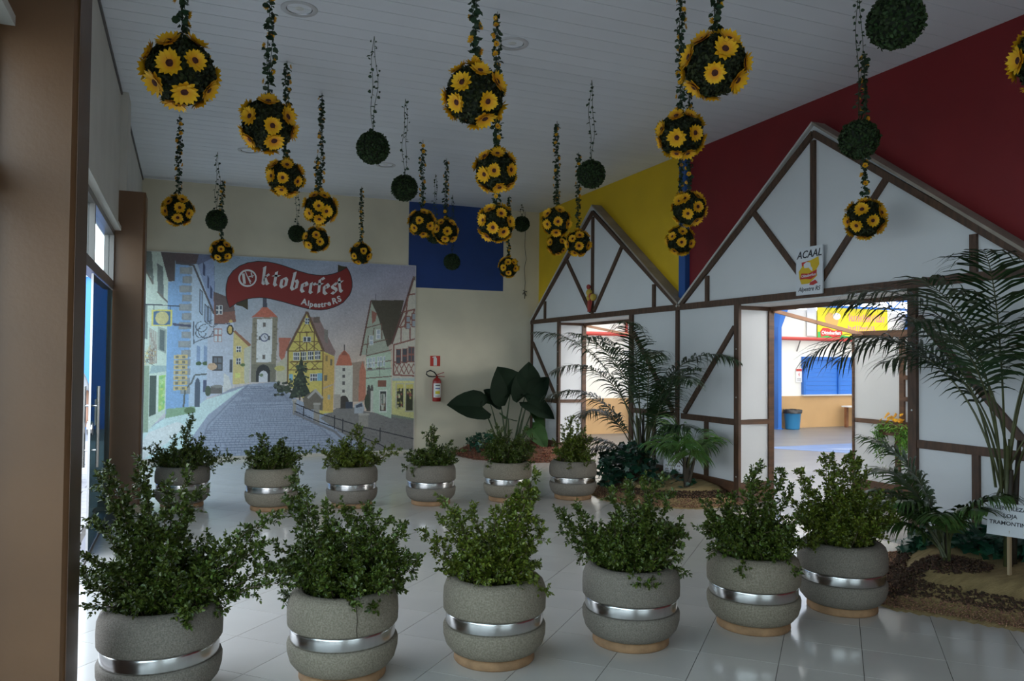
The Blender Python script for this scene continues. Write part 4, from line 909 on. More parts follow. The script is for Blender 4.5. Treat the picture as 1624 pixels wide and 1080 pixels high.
def garland(par, z0, z1, seed, flowers):
    rg = np.random.default_rng(seed); L = z1-z0; mb = MB(); LP, LD, LN = [], [], []
    strands = 2
    for s in range(strands):
        ph = rg.uniform(0, 6); amp = 0.010 if flowers else 0.016; n = max(8, int(L/0.035)); sx = (0.010 if flowers else 0.022)*(1 if s else -1)
        pts = []
        for i in range(n+1):
            f = i/n; k = math.sin(PI*f)
            pts.append((sx*k+amp*math.sin(ph+f*9)*k, amp*math.cos(ph+f*8)*k, z0+L*f))
        mb.tube(pts, 0.0022, 4)
        step = 1
        for i in range(1, n, step):
            for q in range(3 if flowers else 1):
                if not flowers and rg.random() < 0.15: continue
                LP.append(np.array(pts[i])+rg.normal(0, 0.006, 3)); LD.append(np.array([rg.normal(), rg.normal(), -0.5+0.4*rg.normal()])); LN.append(rg.normal(0, 1, 3)+np.array([0, 0, 0.4]))
    n = len(LP); sz = (0.042 if flowers else 0.036)*rg.uniform(0.6, 1.15, n)
    V, F = leaf_arrays(np.array(LP), np.array(LD), np.array(LN), sz, sz*0.8)
    g = mb.build('garland', m_vine, par); stuff(put('garland_leaves', np_mesh('garland_leaves', V, F, m_vine), g))
    if flowers:
        z = z0+0.03
        while z < z1-0.02:
            a = rg.uniform(0, 6.28); o = put('garland_flower', FSM[rg.integers(2)], g)
            nv = Vector((math.cos(a), math.sin(a), rg.normal(0, 0.3))); o.matrix_local = Matrix.Translation(Vector((math.cos(a)*0.024, math.sin(a)*0.024, z))) @ nv.to_track_quat('Z', 'Y').to_matrix().to_4x4()
            z += rg.uniform(0.05, 0.10)
def sun_ball(x, y, z, seed, label):
    t = thing('hanging_sunflower_ball', label, 'flower ball', (x, y, z), 'hanging sunflower balls'); rg = np.random.default_rng(seed)
    b = put('topiary_ball', BALL_S[seed % 2], t); b.rotation_euler = tuple(rg.uniform(0, 6, 3)); stuff(b)
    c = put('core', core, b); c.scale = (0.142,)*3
    n = 17; Rq = Matrix.Rotation(rg.uniform(0, 6.28), 4, 'Z') @ Matrix.Rotation(rg.uniform(0, 3), 4, 'X')
    for i in range(n):
        k = i+0.5; ph = math.acos(1-2*k/n); th = PI*(1+5**0.5)*k
        v = Rq @ Vector((math.cos(th)*math.sin(ph), math.sin(th)*math.sin(ph), math.cos(ph))); v = (v+Vector(rg.normal(0, 0.10, 3))).normalized()
        f = put('sunflower', FLW[rg.integers(3)], t)
        f.matrix_local = Matrix.Translation(v*0.150) @ v.to_track_quat('Z', 'Y').to_matrix().to_4x4() @ Matrix.Rotation(rg.uniform(0, 6), 4, 'Z') @ Matrix.Scale(rg.uniform(0.88, 1.08), 4)
        put('flower_disc', disc_me, f)
    garland(t, 0.15, H-z-0.004, seed+50, True)
def plain_ball(x, y, z, seed, label):
    t = thing('hanging_topiary_ball', label, 'topiary ball', (x, y, z), 'hanging plain topiary balls'); rg = np.random.default_rng(seed)
    b = put('topiary_ball', BALL_P[seed % 2], t); b.rotation_euler = tuple(rg.uniform(0, 6, 3)); stuff(b)
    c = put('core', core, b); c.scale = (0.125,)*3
    garland(t, 0.13, H-z-0.004, seed+50, False)
BALLS = [
  ('S', -0.05, 4.09, 2.98, 'big sunflower ball at upper left, nearest the left wall'),
  ('S', 0.44, 5.05, 3.05, 'sunflower ball, second large one from the left, above a smaller one'),
  ('S', 0.80, 7.37, 3.25, 'sunflower ball touching the underside of the second large one from left'),
  ('S', -0.12, 9.48, 3.24, 'sunflower ball hung straight below the big upper-left ball'),
  ('P', 0.33, 11.01, 3.41, 'plain green ball right of the lowest-left sunflower ball'),
  ('S', 0.46, 12.75, 3.23, 'small sunflower ball overlapping the mural top at its left'),
  ('S', 1.23, 8.10, 3.13, 'sunflower ball on a long garland above the end of the red ribbon'),
  ('P', 1.59, 12.85, 3.59, 'small plain green ball above the lettered red ribbon'),
  ('S', 1.56, 10.59, 3.18, 'sunflower ball just below the long-garland one, at the ribbon'),
  ('P', 1.41, 6.49, 3.37, 'plain green ball on two thin vines at the centre left of the ceiling'),
  ('S', 2.50, 12.29, 3.26, 'sunflower ball hanging just over the mural top right of the ribbon'),
  ('P', 2.06, 7.93, 3.38, 'plain green ball just left of the blue panel top'),
  ('S', 2.65, 9.33, 3.28, 'sunflower ball at the left edge of the blue panel'),
  ('S', 3.19, 10.07, 3.33, 'sunflower ball before the middle of the blue panel'),
  ('P', 3.32, 10.99, 3.43, 'plain green ball mostly hidden behind two sunflower balls at the blue panel'),
  ('P', 4.00, 12.27, 3.21, 'dim plain green ball low on the blue panel'),
  ('S', 1.42, 3.99, 3.04, 'big sunflower ball at top centre of the photo'),
  ('S', 2.19, 5.64, 3.07, 'sunflower ball right below the big top-centre one'),
  ('S', 2.57, 6.60, 2.84, 'sunflower ball at the right edge of the blue panel, third in its column'),
  ('P', 5.34, 12.49, 3.97, 'small plain green ball by the back corner beside the column of three'),
  ('S', 4.86, 11.91, 3.13, 'small sunflower ball at the lower right corner of the blue panel'),
  ('S', 3.83, 7.97, 3.17, 'sunflower ball left of the small gable, in front of the yellow wall'),
  ('S', 5.40, 11.18, 3.44, 'sunflower ball half hidden behind another left of the small gable'),
  ('S', 4.67, 9.06, 3.13, 'sunflower ball just left of the small gable post'),
  ('P', 3.57, 6.66, 3.40, 'plain green ball above the peak of the small gable'),
  ('S', 3.23, 4.68, 3.22, 'sunflower ball in front of the meeting of yellow and red walls'),
  ('S', 2.51, 3.33, 3.14, 'big sunflower ball at upper right of centre'),
  ('S', 4.54, 6.44, 3.11, 'sunflower ball beside the blue column, third from the ceiling'),
  ('S', 5.40, 7.83, 3.04, 'lowest sunflower ball of the column over the valley between the gables'),
  ('P', 3.26, 2.87, 3.32, 'big plain green ball at the top right of the photo'),
  ('P', 4.36, 4.15, 3.18, 'plain green ball over the right slope of the big gable'),
  ('S', 5.40, 5.08, 2.85, 'sunflower ball before the big white gable, below a plain ball'),
  ('S', 3.84, 2.48, 3.09, 'sunflower ball cut off by the right edge of the photo'),
]
for i, (kind, x, y, z, lab) in enumerate(BALLS):
    (sun_ball if kind == 'S' else plain_ball)(x, y, z, 200+i, lab)

# ------------------------------------------------------------------ recessed ceiling lamps (switched off)
t0_ring = MB().lathe([(0.10,-0.006),(0.135,-0.010),(0.14,-0.004),(0.14,0.0)], 28).mesh('trim_ring', mat('white_lamp_ring', (0.5,0.5,0.52), 0.4), True)
t0_refl = MB().lathe([(0.10,-0.006),(0.09,0.004),(0.05,0.006),(0.0,0.006)], 28).mesh('reflector', mat('lamp_reflector', (0.35,0.36,0.38), 0.25, metal=0.7), True)
t0_bulb = MB().lathe([(0.0,-0.004),(0.03,-0.003),(0.04,0.003)], 16).mesh('bulb', mat('unlit_bulb', (0.6,0.6,0.58), 0.3), True)
for x, y, lab in ((0.76, 6.21, 'round recessed ceiling lamp nearest the left wall at the photo top'), (2.53, 6.16, 'round recessed ceiling lamp right of the large sunflower balls at the top'),
                  (0.70, 10.75, 'round recessed ceiling lamp far back on the left'), (2.52, 10.76, 'round recessed ceiling lamp far back near the blue panel')):
    t = thing('ceiling_lamp', lab, 'lamp', (x, y, H-0.004), 'recessed ceiling lamps')
    put('trim_ring', t0_ring, t); put('reflector', t0_refl, t); put('bulb', t0_bulb, t)

# ------------------------------------------------------------------ fire extinguisher, its sign, dangling cable
m_fred = mat('extinguisher_red', (0.30, 0.016, 0.014), 0.3); m_blk = mat('black_rubber', (0.015,0.015,0.015), 0.5); m_lab = mat('paper_label', (0.62, 0.62, 0.6), 0.6)
ex = (3.99, YB-0.10, 0.88)
t = thing('fire_extinguisher', 'red fire extinguisher with white label hung on the cream wall', 'extinguisher', ex)
MB().lathe([(0,0),(0.065,0),(0.074,0.012),(0.074,0.34),(0.066,0.37),(0.045,0.395),(0.022,0.405),(0.022,0.44),(0,0.44)], 28).build('cylinder', m_fred, t, True)
lbm = MB()
for k in range(10):
    a0 = -PI*0.86+k*PI*0.062; a1 = a0+PI*0.062; r = 0.0755
    lbm.quad((r*math.cos(a0), r*math.sin(a0), 0.07), (r*math.cos(a1), r*math.sin(a1), 0.07), (r*math.cos(a1), r*math.sin(a1), 0.31), (r*math.cos(a0), r*math.sin(a0), 0.31))
lb = lbm.build('paper_label', m_lab, t, True)
for z0_, z1_, m in ((0.13, 0.18, mat('label_yellow', (0.6,0.5,0.03), 0.6)), (0.27, 0.285, m_blk), (0.215, 0.235, mat('label_blue', (0.1,0.12,0.3), 0.6)), (0.09, 0.098, m_blk)):
    mb = MB()
    for k in range(6):
        a0 = -PI*0.70+k*PI*0.06; a1 = a0+PI*0.06; r = 0.0762
        mb.quad((r*math.cos(a0), r*math.sin(a0), z0_), (r*math.cos(a1), r*math.sin(a1), z0_), (r*math.cos(a1), r*math.sin(a1), z1_), (r*math.cos(a0), r*math.sin(a0), z1_))
    mb.build('label_print', m, lb)
MB().bar((-0.01,0,0.455), (0.12,-0.02,0.50), 0.02, 0.012).build('lever', m_fred, t); MB().bar((-0.01,0,0.435), (0.13,-0.02,0.425), 0.02, 0.012).build('handle', m_fred, t)
MB().tube([(0,0,0.44),(-0.05,-0.02,0.50),(-0.13,-0.03,0.535),(-0.19,-0.03,0.51),(-0.20,-0.03,0.47),(-0.16,-0.03,0.435),(-0.09,-0.02,0.425),(-0.03,-0.01,0.43)], 0.011, 8).build('hose', m_blk, t, True)
MB().box(-0.02, 0.02, 0.07, 0.10, 0.33, 0.38).build('wall_bracket', m_alu, t)
t = thing('fire_sign', 'square red sign with a pale extinguisher symbol above the fire extinguisher', 'sign', (3.985, YB-0.003, 1.575))
MB().box(-0.09, 0.09, -0.003, 0.002, -0.09, 0.09).build('plate', mat('sign_red', (0.50, 0.028, 0.015), 0.5), t)
MB().prism([(-0.03,-0.08),(0.03,-0.08),(0.03,0.045),(0.015,0.06),(0.015,0.08),(-0.005,0.08),(-0.05,0.07),(-0.05,0.055),(-0.012,0.06),(-0.03,0.045)], 'y', -0.005, -0.003).build('symbol', m_lab, t)
t = thing('hanging_cable', 'thin dark cable hanging down the back wall right of the blue panel', 'cable', (5.66, YB-0.012, 2.82))
MB().tube([(0.0,0,0.02),(0.015,0,0.2),(-0.01,0,0.45),(0.03,0,0.62),(0.0,0,0.85),(0.01,0,1.2),(0.0,0,1.49)], 0.004, 5).build('cable', m_blk, t)
for dx, dz in ((-0.04,-0.02),(0.03,-0.05),(0.0,-0.10),(-0.03,0.05),(0.04,0.03)): MB().tube([(0,0,0.03),(dx,-0.01,dz)], [0.004,0.007], 5).build('plug_lead', m_blk, t)

# ------------------------------------------------------------------ signs on and before the facades
m_board = mat('white_sign_board', (0.66, 0.68, 0.72), 0.5); m_ink = mat('black_ink', (0.02,0.02,0.03), 0.6); m_sred = mat('sign_print_red', (0.50, 0.03, 0.02), 0.5); m_syel = mat('sign_print_yellow', (0.66, 0.44, 0.01), 0.5)
t = thing('hanging_sign', 'white board reading ACAAL with a beer emblem on the right house front', 'sign', (XF-0.04, 6.115, 2.525))
MB().box(-0.008, 0.008, -0.18, 0.18, -0.24, 0.24).build('board', m_board, t)
def on_board(txt, size, m, dy, dz, par, off=0.0, shear=0.0, rot=0.0, dx=-0.0095):
    o = put('lettering', text_mesh(txt, size, m, 0.0008, off, shear), par); o.matrix_local = face_frame((-1,0,0), (dx, dy, dz)) @ Matrix.Rotation(rot, 4, 'Z'); return o
on_board('ACAAL', 0.105, m_ink, 0.0, 0.165, t, 0.0015, 0.25, 0.02)
on_board('Alpestre RS', 0.062, m_ink, 0.0, -0.185, t, 0.0004, 0.25)
def blob(name, pts, m, k, par): MB().prism(pts, 'x', -0.009-0.0012*k, -0.008-0.0012*(k-1)).build(name, m, par)
blob('emblem_print', [(0.10,0.09),(-0.02,0.10),(-0.02,0.0),(0.09,0.0)], m_sred, 1, t)
blob('emblem_print', [(0.02,0.09),(-0.06,0.11),(-0.13,0.13),(-0.14,0.05),(-0.10,0.0),(-0.11,-0.06),(0.0,-0.13),(0.10,-0.13),(0.13,-0.07),(0.14,0.0),(0.10,0.04)], m_syel, 2, t)
blob('emblem_print', [(0.06,0.03),(0.07,0.07),(0.03,0.09),(-0.02,0.08),(-0.03,0.04),(-0.05,0.02),(-0.05,-0.01),(-0.03,0.0),(0.0,0.03)], m_board, 3, t)
blob('emblem_print', [(0.12,-0.08),(0.10,-0.02),(0.0,-0.03),(-0.07,-0.01),(-0.11,0.0),(-0.10,-0.06),(-0.03,-0.09),(0.04,-0.08)], m_sred, 4, t)
blob('emblem_print', [(-0.02,-0.12),(-0.09,-0.10),(-0.12,-0.13),(-0.06,-0.15),(-0.01,-0.145)], m_sred, 4, t)
on_board('Oktoberfest', 0.040, m_board, 0.0, -0.048, t, 0.0006, 0.1, 0.05, -0.0145)
t = thing('gable_ornament', 'small yellow and red ornament at the foot of the small gable post', 'ornament', (XF-0.05, 10.74, 2.36))
m_och = mat('ornament_yellow', (0.55, 0.38, 0.05), 0.5); m_ored = mat('ornament_red', (0.35, 0.05, 0.04), 0.5)
for y, z, r, m in ((0.03, 0.30, 0.05, m_och), (0.05, 0.39, 0.035, m_ored), (-0.10, 0.22, 0.05, m_och), (-0.03, 0.24, 0.04, m_ored), (0.04, 0.22, 0.04, m_och)):
    MB().lathe([(0,-1.2*r),(0.6*r,-r),(r,-0.2*r),(0.9*r,0.5*r),(0.5*r,r),(0,1.1*r)], 12).build('bloom', m, t, True, loc=(0, y, z))
for y in (0.03, -0.08, 0.0): MB().tube([(0, 0.02, 0.0), (0, y*0.5, 0.12), (0, y, 0.22)], 0.010, 6).build('ribbon', m_ored, t)
MB().prism([(0.05,0.0),(0.01,0.0),(-0.03,0.17),(0.05,0.17)], 'x', -0.02, 0.02).build('ribbon_bunch', m_ored, t)
t = thing('garden_card', 'white card with printed lettering on a stake before the tall palm', 'sign', (5.15, 3.62, 0.12), rz=0.0)
cardn = Vector((-0.78, -0.62, 0.08)); fm = face_frame(cardn, (0, 0, 0.43))
o = MB().box(-0.135, 0.115, -0.11, 0.11, -0.003, 0.0).build('card', m_board, t); o.matrix_local = fm @ Matrix.Rotation(-0.06, 4, 'Z')
for k, s in enumerate(('GENTILEZA', 'LOJA', 'TRAMONTINA')):
    l = put('lettering', text_mesh(s, 0.036, m_ink, 0.0004, 0.0008), t); l.matrix_local = fm @ Matrix.Rotation(-0.06, 4, 'Z') @ Matrix.Translation((-0.005, 0.075-0.05*k, 0.001))
l = MB().prism([(0.07,-0.085),(0.11,-0.095),(0.12,-0.08),(0.10,-0.07)], 'z', 0.0, 0.001).build('small_print', m_syel, t); l.matrix_local = fm
MB().box(-0.012, 0.012, 0.003, 0.02, -0.03, 0.36).build('stake', mat('pale_stake', (0.4,0.3,0.18), 0.7), t)
t = thing('garden_card', 'small grey lettered card behind the fan palm', 'sign', (5.56, 8.20, 0.10))
fm = face_frame(Vector((-0.85, -0.5, 0.1)), (0, 0, 0.22))
o = MB().box(-0.13, 0.13, -0.09, 0.09, -0.003, 0.0).build('card', m_board, t); o.matrix_local = fm
for k in range(3):
    mb = MB()
    for j in range(9):
        if (j*7+k*3) % 5: mb.box(-0.10+j*0.022, -0.084+j*0.022, 0.035-0.045*k, 0.053-0.045*k, 0.0, 0.001)
    l = mb.build('illegible_lettering', m_alu, t); l.matrix_local = fm
MB().box(-0.01, 0.01, 0.004, 0.02, 0.0, 0.2).build('stake', mat('pale_stake', (0.4,0.3,0.18), 0.7), t)
# flower box on the partition
t = thing('flower_box', 'small hanging flower box with yellow blooms and trailing fern on the partition', 'flower box', (7.33, 6.46, 0.80))
MB().box(-0.10, 0.05, -0.16, 0.16, 0.0, 0.12).build('box', m_beam2, t)
rg = np.random.default_rng(12); n = 900
a = rg.uniform(0, 1, n); Pp = np.stack([rg.uniform(-0.14, 0.0, n), rg.uniform(-0.19, 0.19, n), 0.13-np.abs(rg.normal(0, 0.17, n))], 1); Pp[:, 1] = np.where(Pp[:, 2] < 0.06, np.sign(Pp[:, 1])*rg.uniform(0.11, 0.2, n), Pp[:, 1])
V, F = leaf_arrays(Pp, rg.normal(0, 0.6, (n, 3))+np.array([-0.3, 0, -0.6]), rg.normal(0, 1, (n, 3)), np.full(n, 0.06), np.full(n, 0.012))
stuff(put('trailing_fern', np_mesh('trailing_fern', V, F, mat('bright_fern', (0.09, 0.24, 0.02), 0.5, island=0.4)), t))
for k in range(14): 
    o = put('yellow_bloom', FSM[k % 2], t); v = Vector((rg.normal(-0.6, 0.3), rg.normal(0, 0.4), 0.6)).normalized(); o.matrix_local = Matrix.Translation((rg.uniform(-0.09, 0.02), rg.uniform(-0.10, 0.14), 0.14+rg.uniform(0, 0.09))) @ v.to_track_quat('Z', 'Y').to_matrix().to_4x4() @ Matrix.Scale(1.2, 4)
# ------------------------------------------------------------------ printed mural of an old town street (flat print on a sheet)
MX0, MX1, MZ0, MZ1 = -0.62, 3.61, 0.06, 3.205
NU, NV = 500, 372
IMG = np.zeros((NV, NU, 3)); UU, VV = np.meshgrid((np.arange(NU)+0.5)/NU, (np.arange(NV)+0.5)/NV)
# print coordinates: c = 0..1461 across, 0..1080 down (a reading grid laid over the sheet)
def c2uv(cx, cy):
    u = (cx-27)/1362.0; top = 30+0.0512*(cx-30); bot = 1062-0.006*cx; return u, (cy-top)/(bot-top)
CX = UU*1362+27; CY = (30+0.0512*(CX-30)) + VV*((1062-0.006*CX)-(30+0.0512*(CX-30)))
LUM = 0.40
def pc(c): return np.minimum(np.array(lin(c))/LUM, 0.85)
def poly(pts, c, a=1.0):
    pts = np.array(pts, float); x0, y0 = pts.min(0)-2; x1, y1 = pts.max(0)+2
    ii = np.where((CX >= x0) & (CX <= x1) & (CY >= y0) & (CY <= y1))
    if len(ii[0]) == 0: return
    P = np.stack([CX[ii], CY[ii]], 1); ins = inside(P, [tuple(p) for p in pts]); r, k = ii[0][ins], ii[1][ins]
    IMG[r, k] = IMG[r, k]*(1-a)+pc(c)*a
def line(pts, w, c, a=1.0):
    for (xa, ya), (xb, yb) in zip(pts[:-1], pts[1:]):
        dx, dy = xb-xa, yb-ya; l = math.hypot(dx, dy) or 1; nx, ny = -dy/l*w/2, dx/l*w/2
        poly([(xa+nx, ya+ny), (xb+nx, yb+ny), (xb-nx, yb-ny), (xa-nx, ya-ny)], c, a)
def rect(x0, y0, x1, y1, c, a=1.0): poly([(x0, y0), (x1, y0), (x1, y1), (x0, y1)], c, a)
def ell(cx, cy, rx, ry, c, a=1.0): poly([(cx+rx*math.cos(i*PI/10), cy+ry*math.sin(i*PI/10)) for i in range(20)], c, a)
def win(x0, y0, x1, y1, nx=2, ny=2, fr=(165, 165, 165), gl=(60, 65, 75)):
    rect(x0, y0, x1, y1, fr)
    for i in range(nx):
        for j in range(ny):
            w, h = (x1-x0)/nx, (y1-y0)/ny; rect(x0+i*w+w*.14, y0+j*h+h*.12, x0+(i+1)*w-w*.14, y0+(j+1)*h-h*.12, gl)
mrg = random.Random(11)
# sky
gx = np.clip((CX-300)/1100, 0, 1)[..., None]; gy = np.clip(CY/620, 0, 1)[..., None]
top_c = pc((98, 122, 140))*(1-gx)+pc((104, 104, 128))*gx; bot_c = pc((140, 136, 140))*(1-gx)+pc((158, 132, 104))*gx
IMG[:] = top_c*(1-gy**1.4)+bot_c*gy**1.4
n1 = sum(np.sin(CX*f1+CY*f2+p) for f1, f2, p in ((.012,.03,1), (.021,-.018,2), (.007,.045,4), (.035,.02,.5)))/4
IMG *= (1+0.10*n1)[..., None]
# street and pavements
poly([(22,1062),(22,930),(130,860),(300,790),(440,720),(520,700),(655,690),(760,780),(1000,900),(1380,880),(1385,1062)], (108,116,134))
poly([(22,1062),(22,940),(140,855),(330,770),(440,735),(500,712),(330,850),(230,1000),(215,1062)], (138,160,162))
poly([(22,1000),(60,930),(190,880),(230,900),(150,980),(40,1062)], (158,190,165), .8)
rows = 0
y = 712.0
while y < 1062:
    h = 3+ (y-700)*0.035
    line([(520-(y-700)*.85, y), (660+(y-700)*1.05, y+4)], max(1.6, h*.28), (62,68,88), .55)
    x = 520-(y-700)*.85+mrg.uniform(0, 8)
    while x < 660+(y-700)*1.05:
        line([(x, y), (x+mrg.uniform(-3, 3), y+h)], max(1.6, h*.25), (62,68,88), .5); x += h*1.7*mrg.uniform(.8, 1.25)
    y += h
line([(520,702),(430,790),(330,900),(300,1000)], 7, (84,90,108), .7); line([(655,700),(720,790),(850,900),(1010,1040)], 7, (84,90,108), .6)
# lower street on the right with cars
poly([(930,850),(1000,810),(1120,850),(1385,890),(1385,1062),(1180,1062),(1000,960),(880,880)], (94,90,88))
for k in range(60):
    x = mrg.uniform(960, 1380); yy = mrg.uniform(900, 1050); line([(x, yy), (x+14, yy+3)], 3, (70,68,70), .6)
# right gate tower and far houses
poly([(1040,600),(1110,590),(1110,800),(1040,800)], (120,100,84)); poly([(1085,640),(1100,590),(1118,640),(1118,790),(1080,800)], (146,82,56))
poly([(955,610),(1048,610),(1048,830),(955,830)], (150,146,134)); poly([(958,612),(975,560),(1003,532),(1030,560),(1046,612)], (150,74,44)); poly([(985,560),(1003,532),(1022,560)], (120,60,40)); line([(1003,535),(1003,505)], 5, (60,50,50))
for yy in (625, 660, 695, 735): rect(995, yy, 1008, yy+16, (70,66,64))
ell(1003, 800, 26, 34, (52,46,42)); rect(978, 800, 1028, 832, (52,46,42)); poly([(950,760),(985,760),(985,830),(950,830)], (128,118,106))
poly([(1060,815),(1100,800),(1115,835),(1105,860),(1060,860)], (120,124,132)); poly([(1068,818),(1098,806),(1104,824),(1066,832)], (52,58,70)); rect(1012, 800, 1050, 832, (46,52,64))
# clock tower
poly([(533,365),(658,362),(652,690),(530,690)], (108,100,82)); poly([(556,372),(632,370),(630,590),(556,590)], (172,172,172))
poly([(528,362),(560,335),(590,300),(615,320),(640,345),(658,362)], (150,70,44)); poly([(582,312),(604,312),(602,262),(584,262)], (56,58,70)); rect(586, 250, 600, 262, (70,60,70))
for yy in (390, 552): rect(585, yy, 600, yy+22, (84,76,72))
ell(594, 465, 22, 22, (66,72,100)); ell(594, 465, 16, 16, (150,150,160)); line([(594,465),(594,454)], 3, (40,40,50)); line([(594,465),(602,468)], 3, (40,40,50)); rect(566,458,574,478,(70,66,64)); rect(613,458,621,478,(70,66,64))
for k in range(40): x = mrg.choice((mrg.uniform(534,553), mrg.uniform(634,655))); yy = mrg.uniform(372, 685); rect(x, yy, x+10, yy+7, (84,78,64), .6)
rect(532,600,652,690,(92,88,74)); ell(590, 640, 34, 38, (44,44,46)); rect(556,640,624,690,(44,44,46)); ell(592, 660, 22, 28, (150,150,156)); rect(570,660,614,690,(150,150,156)); ell(582, 655, 10, 8, (80,96,70))
# yellow house, left of tower
poly([(440,700),(440,430),(470,450),(525,505),(522,695)], (160,140,76)); poly([(440,432),(452,428),(530,500),(525,518)], (120,76,50)); poly([(495,520),(528,505),(522,690),(500,698)], (142,140,124))
win(458,508,482,538); win(458,568,482,600); rect(456,642,480,668,(190,170,70)); ell(490,602,12,8,(70,90,50))
# red-roofed house between tower and yellow timber house
poly([(665,466),(728,468),(700,540),(690,600),(668,560)], (142,74,52)); poly([(655,600),(705,560),(712,690),(655,692)], (140,134,112)); ell(672, 622, 26, 14, (150,140,60))
# timbered yellow house
YH = (176,142,40)
poly([(708,530),(805,335),(900,470),(950,560),(948,850),(880,860),(708,700)], YH)
poly([(820,360),(870,375),(955,540),(950,565),(895,540),(828,400)], (108,84,80)); poly([(895,425),(915,430),(915,500),(898,490)], (96,90,84)); rect(838, 362, 872, 392, (84,70,64))
poly([(890,545),(950,570),(948,850),(890,842)], (160,124,36)); poly([(888,725),(945,705),(945,712),(888,735)], (140,120,100))
TB = (92,68,34)
line([(706,535),(805,335),(895,540)], 12, (84,60,44))
for seg in ([(708,535),(895,535)], [(720,590),(892,590)], [(712,632),(890,628)], [(752,440),(855,440)], [(735,488),(875,488)], [(712,535),(712,700)], [(890,535),(890,840)], [(770,440),(770,535)], [(845,440),(845,535)], [(805,440),(805,535)], [(780,385),(830,385)]): line(seg, 6, TB)
for xa in (725, 775, 830): line([(xa,592),(xa+40,630)], 4, TB); line([(xa+40,592),(xa,630)], 4, TB)
for xa, xb in ((745,800),(812,868)): line([(xa,535),(xb,490)], 4, TB); line([(xa,490),(xb,535)], 4, TB)
line([(775,440),(800,395)], 4, TB); line([(835,440),(812,395)], 4, TB)
win(795,368,818,398,2,2,(140,150,165)); win(786,462,828,490,2,1,(190,190,180)); win(738,540,770,584,3,2,(200,200,190)); win(776,540,806,584,3,2,(170,165,150)); win(812,538,842,582,3,2,(200,200,190)); win(848,536,878,580,3,2,(200,200,190))
rect(718,652,738,685,(80,128,150)); rect(862,650,888,690,(80,128,150)); win(826,652,862,690,3,2,(170,175,175)); win(770,656,800,690,2,2,(150,150,140)); rect(898,660,914,690,(90,80,60)); rect(930,580,940,610,(90,80,60)); rect(905,560,915,590,(110,90,50)); rect(918,760,932,785,(120,120,110))
# fir tree, bushes, shed
poly([(780,560),(800,640),(790,640),(815,700),(805,700),(835,765),(720,775),(745,705),(738,705),(765,640),(757,640)], (40,48,40))
for k in range(70): x = mrg.gauss(775, 28); yy = mrg.uniform(600, 770); ell(x, yy, 6, 5, mrg.choice(((48,60,44), (30,36,34), (60,70,50))))
for k in range(50): ell(mrg.gauss(690, 26), mrg.gauss(725, 18), 9, 7, mrg.choice(((44,54,40), (60,66,54), (36,40,36))))
poly([(790,775),(855,728),(895,775),(893,840),(800,830)], (84,76,66)); poly([(812,772),(855,728),(898,776),(888,780),(855,745),(820,780)], (126,120,116)); rect(770,765,780,785,(60,50,44))
# green house and roofs on the right
GH = (128,146,126)
poly([(1090,560),(1140,280),(1200,400),(1255,560)], (122,128,112)); poly([(1118,565),(1255,545),(1262,890),(1150,850),(1120,720)], GH)
poly([(1140,278),(1325,278),(1300,380),(1262,500),(1235,520),(1180,360)], (62,56,44)); line([(1088,565),(1142,280)], 9, (84,56,48)); line([(1168,278),(1168,245)], 3, (60,60,64))
for seg in ([(1095,510),(1235,480)], [(1120,420),(1200,400)], [(1118,565),(1258,535)], [(1122,610),(1258,590)], [(1120,680),(1262,672)], [(1160,420),(1150,510)], [(1200,400),(1205,480)], [(1130,460),(1120,560)]): line(seg, 5, (88,62,52))
poly([(1145,330),(1175,345),(1168,385),(1150,400)], (120,70,56)); win(1135,460,1158,510,1,2,(170,175,170),(120,130,140)); win(1172,430,1196,480,1,2,(170,175,170),(120,130,140))
for xa in (1125,1140,1155,1180,1195,1212): win(xa, 575-(xa-1125)*.1, xa+12, 628-(xa-1125)*.1, 1, 2, (170,178,172), (120,132,140))
for xa in (1140,1188,1212): ell(xa, 632, 14, 6, (90,70,56))
line([(1122,640),(1262,630)], 6, (104,106,100)); line([(1192,600),(1194,670)], 3, (70,62,58)); rect(1186,692,1232,726,(104,62,46)); rect(1192,740,1236,858,(150,156,146)); rect(1198,748,1230,850,(46,48,46))
for k in range(26): rect(1200+mrg.uniform(0,26), 752+mrg.uniform(0,90), 1206+mrg.uniform(0,24), 760+mrg.uniform(0,90), mrg.choice(((120,110,80), (90,60,50), (60,80,70), (140,140,130))), .8)
ell(1136,745,10,32,(60,58,54)); ell(1153,745,8,32,(66,62,58)); rect(1126,745,1146,850,(60,58,54)); rect(1147,745,1160,855,(140,140,130)); ell(1128,800,14,40,(50,56,44))
# red timbered house at the right edge
poly([(1262,500),(1375,160),(1392,150),(1388,892),(1262,870)], (146,140,126)); line([(1258,505),(1322,330),(1380,155)], 12, (80,52,46)); poly([(1372,160),(1392,150),(1392,185)], (84,70,60))
RB = (108,62,52)
for seg in ([(1268,510),(1390,480)], [(1268,600),(1390,598)], [(1268,665),(1390,672)], [(1300,420),(1390,400)], [(1320,340),(1392,325)], [(1350,250),(1392,245)], [(1270,510),(1270,665)], [(1310,420),(1310,500)], [(1345,260),(1330,420)], [(1360,420),(1362,490)], [(1300,420),(1345,340)], [(1340,420),(1385,330)]): line(seg, 8, RB)
for xa in range(1275, 1385, 27): line([(xa,608),(xa+27,662)], 5, RB); line([(xa+27,608),(xa,662)], 5, RB)
win(1282,530,1312,610,1,2,RB,(58,60,66)); win(1318,528,1348,606,1,2,RB,(58,60,66)); win(1352,520,1386,602,2,2,RB,(58,60,66)); win(1335,360,1362,430,1,2,RB,(110,118,126)); win(1368,345,1392,420,1,2,RB,(110,118,126))
